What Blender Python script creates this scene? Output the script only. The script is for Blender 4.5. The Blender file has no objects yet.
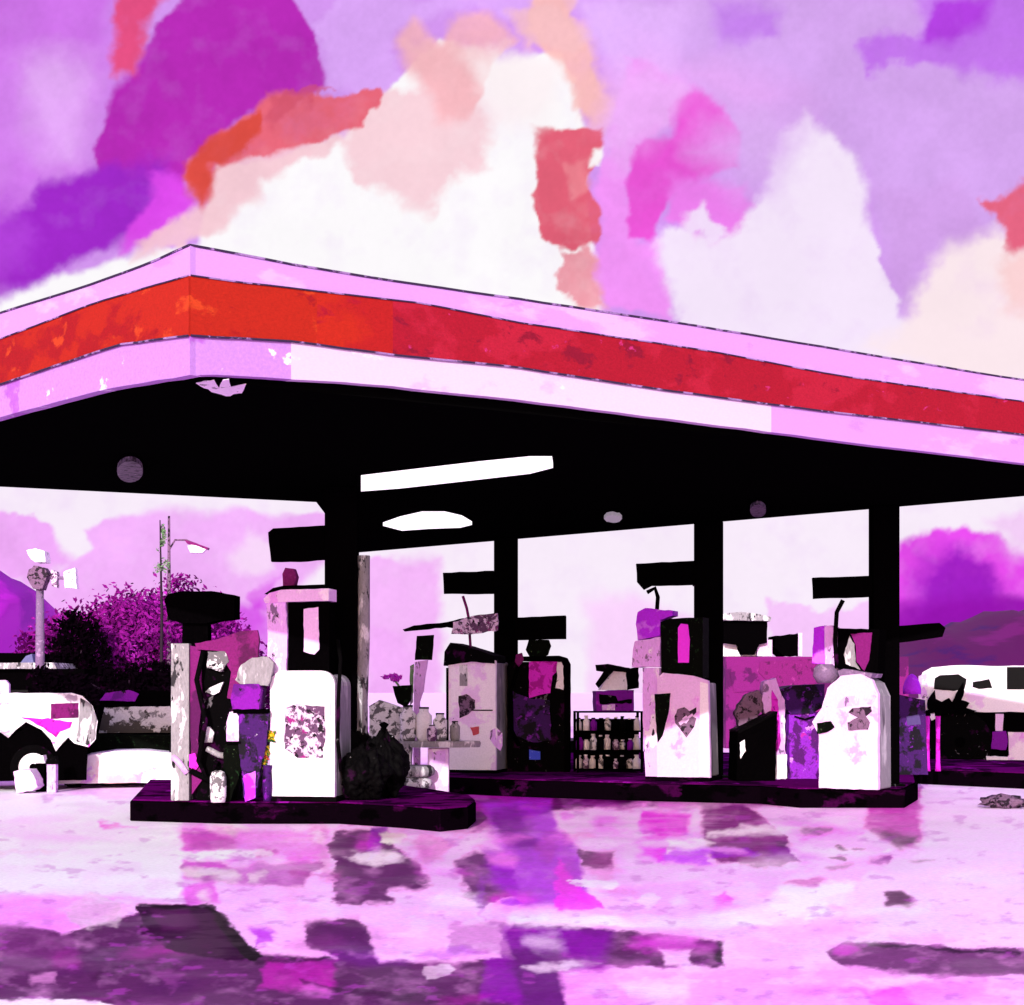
import bpy, bmesh, math, random
import numpy as np
from mathutils import Vector, noise as mnoise
R = random.Random(7)
F, CX, HY, EYE = 1700.0, 512.0, 690.0, 1.5
SC = bpy.context.scene
COL = SC.collection

def at(px, py, Y):
    return Vector(((px-CX)/F*Y, Y, EYE+(HY-py)/F*Y))
def lin(c):
    return tuple((v/255/12.92 if v/255 <= .04045 else ((v/255+.055)/1.055)**2.4) for v in c)

# ------------------------------------------------------------------ materials
MATS = {}
def paint(name, base, spots=(), rough=.7, spec=.15, bump=.15, stretch=(1,1,1), vary=.10, metal=0.0, wear=None):
    """layered brush-worn paint: each spot = (rgb, noise scale, threshold, softness)"""
    m = bpy.data.materials.new(name); m.use_nodes = True
    nt = m.node_tree; N = nt.nodes; L = nt.links
    b = N['Principled BSDF']
    tc = N.new('ShaderNodeTexCoord'); mp = N.new('ShaderNodeMapping')
    mp.inputs['Scale'].default_value = stretch
    L.new(tc.outputs['Object'], mp.inputs[0])
    wob = N.new('ShaderNodeTexNoise'); wob.inputs['Scale'].default_value = 5; wob.inputs['Detail'].default_value = 4
    L.new(mp.outputs[0], wob.inputs['Vector'])
    add = N.new('ShaderNodeVectorMath'); add.operation = 'MULTIPLY_ADD'
    add.inputs[1].default_value = (.18,.18,.18)
    L.new(wob.outputs['Color'], add.inputs[0]); L.new(mp.outputs[0], add.inputs[2])
    cur = N.new('ShaderNodeRGB'); cur.outputs[0].default_value = (*lin(base), 1); cur = cur.outputs[0]
    for k, (c, sc, th, so) in enumerate(spots):
        nz = N.new('ShaderNodeTexNoise'); nz.noise_dimensions = '4D'
        nz.inputs['W'].default_value = 3.7*k + len(name)*1.31
        nz.inputs['Scale'].default_value = sc; nz.inputs['Detail'].default_value = 5; nz.inputs['Roughness'].default_value = .6
        L.new(add.outputs[0], nz.inputs['Vector'])
        mr = N.new('ShaderNodeMapRange'); mr.inputs['From Min'].default_value = th; mr.inputs['From Max'].default_value = th+so
        L.new(nz.outputs['Fac'], mr.inputs['Value'])
        mx = N.new('ShaderNodeMix'); mx.data_type = 'RGBA'
        L.new(mr.outputs[0], mx.inputs['Factor']); L.new(cur, mx.inputs[6]); mx.inputs[7].default_value = (*lin(c), 1)
        cur = mx.outputs[2]
    if vary:
        nz = N.new('ShaderNodeTexNoise'); nz.inputs['Scale'].default_value = 38; nz.inputs['Detail'].default_value = 6; nz.inputs['Roughness'].default_value = .75
        L.new(mp.outputs[0], nz.inputs['Vector'])
        mr = N.new('ShaderNodeMapRange'); mr.inputs['From Min'].default_value = .3; mr.inputs['From Max'].default_value = .7
        mr.inputs['To Min'].default_value = 1-vary*1.6; mr.inputs['To Max'].default_value = 1+vary
        L.new(nz.outputs['Fac'], mr.inputs['Value'])
        vm = N.new('ShaderNodeVectorMath'); vm.operation = 'SCALE'
        L.new(cur, vm.inputs[0]); L.new(mr.outputs[0], vm.inputs['Scale']); cur = vm.outputs[0]
        if bump:
            bp = N.new('ShaderNodeBump'); bp.inputs['Strength'].default_value = bump; bp.inputs['Distance'].default_value = .01
            L.new(nz.outputs['Fac'], bp.inputs['Height']); L.new(bp.outputs[0], b.inputs['Normal'])
    L.new(cur, b.inputs['Base Color'])
    b.inputs['Roughness'].default_value = rough; b.inputs['Metallic'].default_value = metal
    b.inputs['Specular IOR Level'].default_value = spec
    MATS[name] = m
    return m
def glow(name, base, strength):
    m = paint(name, base, rough=.5)
    b = m.node_tree.nodes['Principled BSDF']
    b.inputs['Emission Color'].default_value = (*lin(base), 1); b.inputs['Emission Strength'].default_value = strength
    return m

W_ = (250,246,250)
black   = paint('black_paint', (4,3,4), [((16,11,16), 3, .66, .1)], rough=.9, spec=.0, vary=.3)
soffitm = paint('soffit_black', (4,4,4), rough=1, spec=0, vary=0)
blackg  = paint('black_rubber', (6,5,6), [((96,92,96), 9, .64, .02), ((50,8,50), 4, .58, .06), ((170,166,170), 24, .70, .02)], rough=.85, spec=.02)
blackgn = paint('black_green_paint', (6,9,5), [((24,46,24), 16, .6, .05), ((70,90,60), 26, .66, .03)], rough=.8, spec=.03)
white   = paint('white_enamel', (250,240,250), [((242,206,248), 1.8, .55, .05), ((206,204,206), 6, .64, .04), ((90,84,92), 16, .70, .03)], vary=.07, bump=.05)
whiteP  = paint('worn_white_paint', (250,244,250), [((150,148,150), 7, .60, .04), ((30,28,30), 9, .66, .03)], vary=.08)
pinkw   = paint('pale_pink_enamel', (238,196,244), [((250,232,250), 1.9, .54, .04), ((232,156,240), 3.0, .59, .04), ((150,120,150), 13, .69, .03)], vary=.08)
lilac   = paint('lilac_fascia', (184,138,206), [((196,160,216), .9, .54, .06), ((178,126,208), 1.6, .60, .05)], vary=.05, bump=.05, stretch=(1,1,2.5))
lilacW  = paint('pale_lilac_fascia', (204,184,214), [((196,166,210), .7, .56, .03), ((222,210,228), 1.3, .60, .03)], vary=.06, bump=.08, stretch=(1,1,2))
lilacD  = paint('weathered_lilac_fascia', (176,128,198), [((162,94,186), .8, .54, .02), ((240,225,245), 5, .64, .05), ((150,130,150), 7, .70, .05)], vary=.1, bump=.1)
redO    = paint('orange_red_band', (158,30,12), [((142,16,18), 1.1, .50, .05), ((180,58,20), 2.5, .58, .05), ((140,18,20), 5, .62, .05)], vary=.14, bump=.15, stretch=(1,1,1.6))
redM    = paint('scarlet_band', (154,22,20), [((164,32,14), 1.1, .52, .08), ((146,14,32), 2.5, .58, .05), ((170,110,70), 7, .70, .04)], vary=.14, bump=.15, stretch=(1,1,1.6))
redC    = paint('crimson_band', (144,14,34), [((156,22,44), 1.3, .50, .05), ((120,10,36), 3, .58, .05), ((172,40,100), 7, .64, .05)], vary=.15, bump=.15, stretch=(1,1,1.6))
greyP   = paint('grey_patina', (150,146,150), [((224,220,224), 6, .53, .04), ((50,48,52), 6, .56, .03), ((14,12,14), 11, .62, .03)], stretch=(1,1,.35), vary=.2)
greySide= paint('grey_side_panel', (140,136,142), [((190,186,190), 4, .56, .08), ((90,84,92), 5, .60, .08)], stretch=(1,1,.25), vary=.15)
greyT   = paint('charcoal_lilac_paint', (128,102,136), [((170,140,176), 5, .56, .06), ((70,60,78), 6, .6, .05)], vary=.2)
purple  = paint('deep_purple_paint', (128,12,158), [((92,8,120), 3, .54, .06), ((160,30,190), 6, .62, .05), ((20,4,26), 9, .62, .03)], vary=.15)
indigo  = paint('indigo_paint', (62,14,92), [((14,4,22), 4, .50, .05), ((120,26,160), 7, .58, .04), ((210,190,214), 20, .69, .02)], vary=.2)
violetl = paint('violet_enamel', (186,40,240), [((206,104,246), 3, .56, .05)], vary=.1)
magenta = paint('magenta_enamel', (224,38,214), [((176,16,156), 6, .52, .04), ((90,6,84), 11, .62, .03)], vary=.1)
magB    = paint('bright_magenta_enamel', (250,60,250), vary=.04)
maroon  = paint('maroon_paint', (120,18,100), [((84,8,70), 3, .54, .06), ((150,44,124), 6, .62, .05)], vary=.2)
plum    = paint('plum_wall_paint', (122,20,106), [((84,8,78), 1.2, .52, .03), ((150,50,130), 2.2, .60, .03)], vary=.15)
lilacPost=paint('lilac_post_paint', (232,176,248), [((250,236,252), 5, .56, .04), ((130,100,140), 9, .60, .03), ((40,24,44), 16, .64, .03)], vary=.1, stretch=(1,1,.5))
smudge  = paint('smudged_print', (222,196,222), [((96,64,96), 11, .47, .05), ((24,14,24), 15, .56, .04), ((150,30,120), 8, .60, .04)], vary=.2)
smudge2 = paint('dark_smudged_print', (120,90,118), [((36,24,36), 10, .5, .05)], vary=.2)
kerbF   = paint('dark_kerb_paint', (9,3,9), [((52,5,50), 1.4, .56, .06), ((3,2,3), 2.5, .54, .05)], spec=0, vary=.25, stretch=(1,1,2))
kerbT   = paint('magenta_island_top', (92,6,92), [((40,3,42), 1.3, .50, .05), ((140,20,150), 2.4, .62, .04)], spec=0, vary=.2)
glassD  = paint('dark_glass', (5,4,6), [((36,30,40), 6, .60, .06)], rough=.5, spec=.06, vary=0, bump=0)
glassR  = paint('streaked_windscreen', (34,30,36), [((205,203,206), 2.6, .48, .03), ((120,118,122), 6, .58, .04)], rough=.35, spec=.3, vary=.15)  # pale streaks are the windscreen's reflection painted into its colour
blueL   = paint('blue_label', (70,90,235), [((150,160,250), 12, .6, .05)], vary=.1)
redL    = paint('red_label', (200,80,90), vary=.1)
lampon  = glow('lit_lamp_lens', (255,250,252), .7)
lampoff = paint('dusty_glass_lens', (104,100,106), [((30,28,30), 16, .5, .08), ((190,188,190), 20, .64, .05)], vary=.2)
leafM   = paint('maroon_foliage', (140,26,134), [((84,8,84), .8, .50, .06), ((186,50,184), 1.1, .57, .06), ((40,4,40), .5, .56, .06)], spec=0, vary=.25)
leafK   = paint('black_foliage', (9,3,9), [((40,5,36), 2, .60, .06)], spec=0, vary=.2)
leafP   = paint('rose_foliage', (214,110,206), [((168,52,152), 1.5, .55, .06)], vary=.2)
leafG   = paint('green_foliage', (110,148,100), [((170,150,170), 9, .52, .04)], vary=.2)
bark    = paint('dark_bark', (40,20,38), vary=.3)
hillV   = paint('violet_hillside', (176,26,192), [((138,10,166), .03, .50, .06), ((176,80,196), .05, .62, .04)], vary=.04)
ridgeM  = paint('maroon_ridge', (78,6,76), [((100,12,96), .03, .53, .05), ((58,6,84), .05, .58, .05)], vary=.12, stretch=(1,1,3))
rustS   = paint('clutter_paint', (236,232,236), [((110,106,110), 9, .50, .04), ((26,22,26), 12, .60, .04)], vary=.1)
flowerM = paint('magenta_petals', (226,60,232), vary=.15)
confetti= paint('mixed_petals', (60,110,50), [((220,190,40), 16, .52, .02), ((214,50,60), 20, .56, .02)], vary=.2)

# ------------------------------------------------------------------ object helpers
def tag(o, label=None, cat=None, group=None, kind=None):
    if label: o['label'] = label
    if cat: o['category'] = cat
    if group: o['group'] = group
    if kind: o['kind'] = kind
    return o
def mesh_obj(name, verts, faces, mat, parent=None, bevel=0, smooth=False, mats=None, mids=None):
    me = bpy.data.meshes.new(name); me.from_pydata([tuple(v) for v in verts], [], faces); me.update()
    bm = bmesh.new(); bm.from_mesh(me)
    bmesh.ops.recalc_face_normals(bm, faces=bm.faces[:])
    bm.to_mesh(me); bm.free()
    me.materials.append(mat)
    if smooth: me.polygons.foreach_set('use_smooth', [True]*len(me.polygons))
    o = bpy.data.objects.new(name, me); COL.objects.link(o)
    if parent: o.parent = parent
    if bevel:
        b = o.modifiers.new('soft_edges', 'BEVEL'); b.width = bevel; b.segments = 2; b.limit_method = 'ANGLE'; b.angle_limit = math.radians(40)
    return o
def merge(geos):
    V, Fc = [], []
    for v, f in geos:
        n = len(V); V += list(v); Fc += [tuple(i+n for i in q) for q in f]
    return V, Fc
def g_box(x0, y0, z0, x1, y1, z1):
    v = [(x,y,z) for x in (x0,x1) for y in (y0,y1) for z in (z0,z1)]
    return v, [(0,1,3,2),(4,6,7,5),(0,4,5,1),(2,3,7,6),(0,2,6,4),(1,5,7,3)]
def rag(pts, amp, step):
    """resample a closed outline and let its edge wander a little, as a hand-cut or worn edge does"""
    out = []
    n = len(pts)
    for i in range(n):
        a, b = pts[i], pts[(i+1) % n]
        d = math.hypot(b[0]-a[0], b[1]-a[1]); k = max(1, int(d/step))
        for j in range(k):
            t = j/k; e = 0 if j == 0 else amp
            out.append((a[0]+(b[0]-a[0])*t+R.uniform(-e,e), a[1]+(b[1]-a[1])*t+R.uniform(-e,e)))
    return out
def tri_poly(pts):
    bm = bmesh.new(); vs = [bm.verts.new((p[0], p[1], 0)) for p in pts]
    bm.faces.new(vs); bm.normal_update(); bmesh.ops.triangulate(bm, faces=bm.faces[:], ngon_method='EAR_CLIP')
    bm.verts.index_update()
    fs = [tuple(v.index for v in f.verts) for f in bm.faces]; bm.free()
    return fs
def g_prism_xz(pts, y0, y1):
    n = len(pts)
    v = [(p[0], y0, p[1]) for p in pts]+[(p[0], y1, p[1]) for p in pts]
    t = tri_poly(pts)
    return v, [tuple(reversed(f)) for f in t]+[tuple(i+n for i in f) for f in t]+[(i, (i+1) % n, (i+1) % n+n, i+n) for i in range(n)]
def g_prism_xy(pts, z0, z1):
    n = len(pts)
    v = [(p[0], p[1], z0) for p in pts]+[(p[0], p[1], z1) for p in pts]
    t = tri_poly(pts)
    return v, [tuple(reversed(f)) for f in t]+[tuple(i+n for i in f) for f in t]+[(i, (i+1) % n, (i+1) % n+n, i+n) for i in range(n)]
def g_tube(path, r, seg=8):
    V, Fc = [], []
    path = [Vector(p) for p in path]
    rr = r if isinstance(r, (list, tuple)) else [r]*len(path)
    for i, p in enumerate(path):
        d = (path[min(i+1, len(path)-1)]-path[max(i-1, 0)]).normalized()
        u = d.cross(Vector((0,1,0)));  u = u if u.length > .1 else d.cross(Vector((1,0,0)))
        u.normalize(); w = d.cross(u)
        for k in range(seg):
            a = 2*math.pi*k/seg; V.append(p+(u*math.cos(a)+w*math.sin(a))*rr[i])
    for i in range(len(path)-1):
        for k in range(seg):
            Fc.append((i*seg+k, i*seg+(k+1) % seg, (i+1)*seg+(k+1) % seg, (i+1)*seg+k))
    Fc.append(tuple(range(seg))); Fc.append(tuple((len(path)-1)*seg+k for k in range(seg)))
    return V, Fc
def g_lathe(prof, cx=0, cy=0, seg=24, sy=1):
    V, Fc = [], []
    for r, z in prof:
        for k in range(seg):
            a = 2*math.pi*k/seg; V.append((cx+r*math.cos(a), cy+sy*r*math.sin(a), z))
    for i in range(len(prof)-1):
        for k in range(seg):
            Fc.append((i*seg+k, i*seg+(k+1) % seg, (i+1)*seg+(k+1) % seg, (i+1)*seg+k))
    Fc.append(tuple(range(seg))); Fc.append(tuple((len(prof)-1)*seg+k for k in range(seg)))
    return V, Fc
def g_disc_y(cx, cz, r, y0, y1, seg=24, sz=1):
    pts = [(cx+r*math.cos(2*math.pi*k/seg), cz+sz*r*math.sin(2*math.pi*k/seg)) for k in range(seg)]
    return g_prism_xz(pts, y0, y1)
def g_leaves(c, rad, n, size, seed=0, hollow=.0):
    rr = random.Random(seed); V, Fc = [], []
    k = 0
    clumps = [Vector((rr.gauss(0,.45), rr.gauss(0,.45), rr.gauss(0,.42))) for _ in range(max(5, n//110))]
    while k < n:
        q = rr.choice(clumps)+Vector((rr.gauss(0,.17), rr.gauss(0,.17), rr.gauss(0,.14)))
        if q.length > 1.25: continue
        p = Vector(c)+Vector((q.x*rad[0], q.y*rad[1], q.z*rad[2]))
        a = Vector((rr.gauss(0,1), rr.gauss(0,1), rr.gauss(0,1))).normalized(); b = a.orthogonal().normalized()
        s = size*rr.uniform(.5,1.4)
        i = len(V)
        V += [p-a*s, p+b*s*.5, p+a*s, p-b*s*.5]; Fc.append((i,i+1,i+2,i+3)); k += 1
    return V, Fc

class Thing:
    """an Empty at the thing's base; its parts are written in local metres, measured off the photo at the thing's own distance"""
    def __init__(s, name, label, cat, Y, px, py, rot=0, group=None, kind=None, shift=0):
        s.Y, s.px, s.py = Y, px, py; s.k = Y/F
        s.e = bpy.data.objects.new(name, None); COL.objects.link(s.e)
        s.e.empty_display_size = .2
        s.e.location = at(px+shift, py, Y); s.e.rotation_euler.z = math.radians(rot)
        tag(s.e, label, cat, group, kind)
    def x(s, px): return (px-s.px)*s.k
    def z(s, py): return (s.py-py)*s.k
    def part(s, name, mat, *geos, parent=None, bevel=.008, smooth=False, label=None):
        v, f = merge(geos)
        o = mesh_obj(name, v, f, mat, parent or s.e, bevel, smooth)
        if label: o['label'] = label
        return o
    def box(s, x0, y0p, x1, y1p, ya, yb):
        return g_box(s.x(x0), ya, s.z(y1p), s.x(x1), yb, s.z(y0p))
    def plate(s, pts, ya, yb, amp=.4, step=5):
        p = rag(pts, amp, step) if amp else pts
        return g_prism_xz([(s.x(a), s.z(b)) for a, b in p], ya, yb)
    def tube(s, pts, r, seg=8):
        return g_tube([(s.x(a), y, s.z(b)) for a, b, y in pts], r, seg)
    def lathe(s, cpx, prof, cy=0, seg=24, sy=1):
        return g_lathe([(r*s.k, s.z(b)) for r, b in prof], s.x(cpx), cy, seg, sy)

def arch(x0, y0, x1, y1, r, n=5):
    """outline (image-down y) of a panel with two rounded upper corners"""
    p = [(x0, y1), (x0, y0+r)]
    p += [(x0+r-r*math.cos(a), y0+r-r*math.sin(a)) for a in [math.pi/2*i/n for i in range(1, n+1)]]
    p += [(x1-r+r*math.sin(a), y0+r-r*math.cos(a)) for a in [math.pi/2*i/n for i in range(0, n+1)]]
    p += [(x1, y1)]
    return p

# ------------------------------------------------------------------ painted fields (sky and concrete)
def vnoise(x, y, seed):
    rs = np.random.RandomState(seed); T = rs.rand(256, 256)
    xi = np.floor(x).astype(int); yi = np.floor(y).astype(int); fx = x-xi; fy = y-yi
    fx = fx*fx*(3-2*fx); fy = fy*fy*(3-2*fy)
    g = lambda a, b: T[(yi+b) % 256, (xi+a) % 256]
    return (g(0,0)*(1-fx)+g(1,0)*fx)*(1-fy)+(g(0,1)*(1-fx)+g(1,1)*fx)*fy
def fbm(x, y, sc, seed, oct=4):
    o = 0; a = .5
    for k in range(oct):
        o = o+a*(vnoise(x/sc*2**k+17*k, y/sc*2**k+5*k, seed+k)-.5); a *= .55
    return o
def sdist(u, v, pts):
    d = np.full(u.shape, 1e9); inside = np.zeros(u.shape, bool); n = len(pts)
    for i in range(n):
        ax, ay = pts[i]; bx, by = pts[(i+1) % n]
        dx, dy = bx-ax, by-ay; L2 = dx*dx+dy*dy+1e-9
        t = np.clip(((u-ax)*dx+(v-ay)*dy)/L2, 0, 1)
        d = np.minimum(d, (u-ax-t*dx)**2+(v-ay-t*dy)**2)
        c = ((ay > v) != (by > v)) & (u < (bx-ax)*(v-ay)/((by-ay) if abs(by-ay) > 1e-9 else 1e-9)+ax)
        inside ^= c
    d = np.sqrt(d); return np.where(inside, -d, d)
def compose(u, v, base, layers, warp, seed, streak=1.0, fine=2.0, softer=1.0, grain=.07):
    C = np.empty(u.shape+(3,)); C[:] = lin(base)
    for k, (pts, col, soft, alpha) in enumerate(layers):
        xs = [p[0] for p in pts]; ys = [p[1] for p in pts]; m = 60
        sel = (u > min(xs)-m) & (u < max(xs)+m) & (v > min(ys)-m) & (v < max(ys)+m)
        if not sel.any(): continue
        uu, vv = u[sel], v[sel]
        w = warp*(1.0+.4*(k % 3))
        wu = uu+w*3.2*fbm(uu, vv*streak, 46, seed+k*7)+w*fine*fbm(uu, vv*streak, 13, seed+k*7+3, 5)
        wv = vv+(w*3.2*fbm(uu, vv*streak, 46, seed+k*7+90)+w*fine*fbm(uu, vv*streak, 13, seed+k*7+93, 5))/streak**.5
        d = sdist(wu, wv*1.0, pts)
        soft_ = soft*softer*(1+1.6*np.clip(fbm(uu, vv, 70, seed+k*7+33)+.1, 0, 1)*4)
        a = np.clip(.5-d/(2*soft_), 0, 1); a = a*a*(3-2*a)*alpha
        a = a*(1+(.7 if streak > 1 else .3)*np.clip(fbm(uu, vv*streak, 22, seed+k*7+50), -1, .0))
        C[sel] = C[sel]*(1-a[:, None])+np.array(lin(col))*a[:, None]
    pale = np.clip((C.min(-1)-.45)*3, 0, 1)
    n = 1+(.12*fbm(u, v*streak, 60, seed+500)*2+grain*fbm(u, v*streak, 5, seed+600)*2)*(1-.75*pale)
    return np.clip(C*n[..., None], 0, 1)
def grid_obj(name, X, Y, Z, C, mat):
    r, c = X.shape
    me = bpy.data.meshes.new(name)
    co = np.stack([X, Y, Z], -1).reshape(-1, 3).astype(np.float32)
    me.vertices.add(r*c); me.vertices.foreach_set('co', co.ravel())
    i = (np.arange(r-1)[:, None]*c+np.arange(c-1)[None, :]).ravel()
    q = np.stack([i, i+1, i+1+c, i+c], -1).astype(np.int32)
    me.loops.add(q.size); me.loops.foreach_set('vertex_index', q.ravel())
    me.polygons.add(len(q)); me.polygons.foreach_set('loop_start', (np.arange(len(q))*4).astype(np.int32))
    me.polygons.foreach_set('loop_total', np.full(len(q), 4, np.int32))
    me.update(calc_edges=True)
    at_ = me.color_attributes.new('pigment', 'FLOAT_COLOR', 'POINT')
    at_.data.foreach_set('color', np.concatenate([C.reshape(-1, 3), np.ones((r*c, 1))], 1).astype(np.float32).ravel())
    me.materials.append(mat); o = bpy.data.objects.new(name, me); COL.objects.link(o)
    return o

# ---- sky: clouds in violet, rose and white
SKY = [
 ([(-200,-300),(115,-300),(115,0),(118,60),(95,160),(105,185),(40,200),(0,300),(-200,330)], (206,116,232), 14, 1),
 ([(20,60),(60,50),(95,70),(95,130),(75,165),(40,160),(15,130)], (228,172,246), 18, .9),
 ([(-200,60),(15,70),(30,130),(10,190),(-200,200)], (214,132,240), 14, .9),
 ([(150,40),(185,-5),(290,-5),(318,30),(328,85),(265,105),(225,130),(190,165),(185,190),(150,175),(105,190),(94,160),(117,90)], (184,44,184), 3, 1),
 ([(10,215),(45,188),(110,166),(165,165),(190,205),(150,240),(90,252),(10,295),(-60,300),(-60,240)], (160,42,202), 7, 1),
 ([(-60,205),(10,205),(30,240),(10,275),(-60,290)], (180,70,220), 8, .8),
 ([(152,172),(182,178),(200,208),(165,236),(122,256),(130,225),(155,200)], (226,76,238), 5, .9),
 ([(112,-5),(168,-5),(152,20),(137,45),(134,73),(108,73),(113,35)], (228,80,132), 4, 1),
 ([(318,22),(350,-5),(545,-5),(548,30),(480,12),(440,15),(400,22),(395,50),(425,95),(382,92),(330,88)], (222,168,250), 4, 1),
 ([(-100,330),(0,300),(60,276),(100,262),(120,258),(195,245),(215,170),(270,160),(340,138),(440,40),(500,60),(560,52),(574,80),(590,150),(588,200),(596,250),(606,325),(200,300),(0,380),(-100,400)], (253,250,253), 2.5, 1),
 ([(215,165),(330,132),(342,146),(330,156),(265,180),(262,200),(240,205),(228,232),(190,240),(130,258),(135,242),(178,215),(205,205),(208,180)], (246,198,210), 3, .9),
 ([(338,138),(365,100),(425,96),(408,40),(470,60),(482,95),(487,120),(480,140),(486,170),(455,175),(436,208),(420,206),(405,200),(360,188)], (248,208,218), 4, .95),
 ([(394,40),(415,20),(438,45),(455,15),(490,10),(515,40),(490,60),(480,95),(468,118),(440,122),(430,95),(405,70)], (246,180,188), 3, .85),
 ([(536,-5),(580,-5),(570,18),(594,36),(598,56),(612,84),(624,100),(606,128),(590,134),(576,104),(566,74),(548,50),(528,30)], (248,188,186), 4, .95),
 ([(500,10),(560,0),(595,40),(575,60),(520,45)], (244,190,195), 4, .8),
 ([(572,-5),(715,-5),(700,40),(680,80),(640,100),(622,84),(604,50),(584,20)], (226,178,250), 12, 1),
 ([(618,100),(628,60),(660,70),(695,90),(645,140),(630,180),(640,240),(660,240),(668,290),(676,325),(604,306),(586,268),(594,225),(584,190),(604,160)], (242,148,246), 4, 1),
 ([(612,70),(650,65),(690,85),(668,130),(620,160),(602,140)], (240,180,250), 10, .9),
 ([(690,-5),(930,-5),(925,30),(865,45),(1100,85),(1100,250),(990,236),(930,255),(905,312),(884,262),(872,200),(860,170),(820,118),(790,130),(775,187),(750,190),(742,130),(700,90),(680,60)], (214,166,240), 9, 1),
 ([(715,2),(780,8),(776,38),(722,40)], (194,122,236), 6, .85),
 ([(860,42),(925,28),(930,-5),(1100,-5),(1100,90),(990,78),(950,66),(900,62),(868,66)], (198,118,240), 5, 1),
 ([(932,3),(1000,-5),(988,25),(950,48),(926,40)], (178,66,224), 5, 1),
 ([(664,225),(720,240),(770,190),(780,140),(806,116),(840,135),(860,168),(870,230),(885,270),(905,320),(1150,390),(1150,480),(800,400),(676,330),(658,260)], (246,230,252), 3, 1),
 ([(918,290),(950,246),(1000,236),(1150,236),(1150,420),(1000,380),(860,352),(905,318)], (252,232,238), 5, 1),
 ([(690,88),(722,108),(742,130),(735,165),(700,176),(672,196),(652,242),(632,240),(628,182),(638,147),(668,138),(678,98)], (236,86,216), 3, 1),
 ([(668,182),(748,180),(757,200),(728,232),(692,236),(664,222)], (238,128,238), 4, 1),
 ([(692,215),(705,205),(722,225),(715,238),(695,240)], (244,222,252), 3, 1),
 ([(534,126),(560,130),(602,127),(600,160),(590,172),(590,190),(598,215),(594,246),(570,252),(545,242),(538,200)], (228,98,122), 2, 1),
 ([(558,165),(590,160),(592,190),(572,205)], (240,140,152), 3, .7),
 ([(560,250),(592,246),(602,307),(578,309),(560,284)], (240,158,172), 3, 1),
 ([(594,150),(604,150),(603,170),(592,168)], (253,250,253), 2, 1),
 ([(975,194),(1000,196),(1018,178),(1110,172),(1110,250),(1010,250),(995,215)], (230,102,132), 3, 1),
 ([(1005,250),(1110,250),(1110,330),(1010,305)], (248,206,208), 4, .9),
 ([(265,97),(305,90),(345,96),(380,88),(385,96),(362,130),(310,142),(268,156),(215,166),(213,198),(204,208),(185,181),(189,165),(215,140),(255,115)], (232,104,124), 2, 1),
 ([(262,112),(268,130),(240,160),(213,168),(212,195),(204,206),(186,181),(190,165),(215,138)], (218,74,58), 2, .9),
 ([(268,98),(300,92),(330,96),(290,112),(262,122)], (212,84,110), 2, .7),
 ([(630,130),(650,60),(720,60),(800,90),(760,120),(690,90),(640,150)], (236,170,246), 22, .6),
 ([(470,60),(520,50),(560,60),(540,120),(500,130)], (253,240,244), 12, .8),
 ([(690,150),(760,110),(800,120),(770,190),(745,195)], (224,178,246), 12, .8),
 ([(880,190),(960,180),(985,235),(935,250),(905,300),(885,260)], (210,158,232), 8, .7),
 # below the canopy
 ([(-300,440),(1300,500),(1300,760),(-300,760)], (249,236,251), 4, 1),
 ([(-100,515),(35,510),(58,532),(60,556),(90,560),(40,585),(-100,560)], (242,164,250), 3, .9),
 ([(84,530),(100,520),(160,514),(240,512),(328,514),(328,560),(250,640),(150,720),(40,700),(40,588),(92,548)], (243,178,250), 3, 1),
 ([(225,552),(248,532),(280,540),(272,566),(240,576)], (250,222,250), 3, .8),
 ([(250,590),(280,570),(285,600),(255,605)], (228,120,240), 3, .9),
 ([(170,620),(260,600),(280,640),(260,700),(170,700)], (212,50,232), 6, .8),
 ([(362,556),(445,556),(445,625),(440,720),(362,720)], (246,184,250), 3, 1),
 ([(366,620),(420,650),(420,720),(366,720)], (244,170,250), 5, .6),
 ([(585,600),(640,590),(700,620),(700,740),(590,740)], (249,208,251), 5, .9),
 ([(890,560),(905,545),(935,532),(1000,532),(1014,548),(1060,560),(1110,600),(1110,720),(880,720)], (234,78,240), 5, 1),
 ([(925,560),(960,545),(985,560),(1000,600),(985,640),(915,640),(918,590)], (156,28,194), 11, .95),
 ([(880,606),(1120,590),(1120,720),(880,720)], (150,20,176), 6, .95),
 ([(992,520),(1024,512),(1100,520),(1100,560),(1014,555)], (246,200,250), 8, .8),
 ([(765,606),(880,604),(880,660),(765,660)], (246,198,250), 3, 1),
]
def px_dir(u, v):
    x = (u-CX)/F; z = (HY-v)/F; n = np.sqrt(x*x+1+z*z)
    return x/n, 1/n, z/n
az = np.concatenate([np.linspace(-100,-18.6,60)[:-1], np.linspace(-18.6,18.6,760), np.linspace(18.6,100,60)[1:]])
el = np.concatenate([np.linspace(-4,-.5,5)[:-1], np.linspace(-.5,23,500), np.linspace(23,80,50)[1:]])
A, E = np.meshgrid(np.radians(az), np.radians(el))
RS = 900.0
SX, SY, SZ = RS*np.cos(E)*np.sin(A), RS*np.cos(E)*np.cos(A), EYE+RS*np.sin(E)
AX = np.clip(A, -1.3, 1.3)
U = CX+F*np.tan(AX); V_ = HY-F*np.tan(E)/np.cos(AX)
Cs = compose(U, V_, (212,150,240), SKY, 5.0, 11, fine=1.7, softer=1.05, grain=.05)
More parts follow.
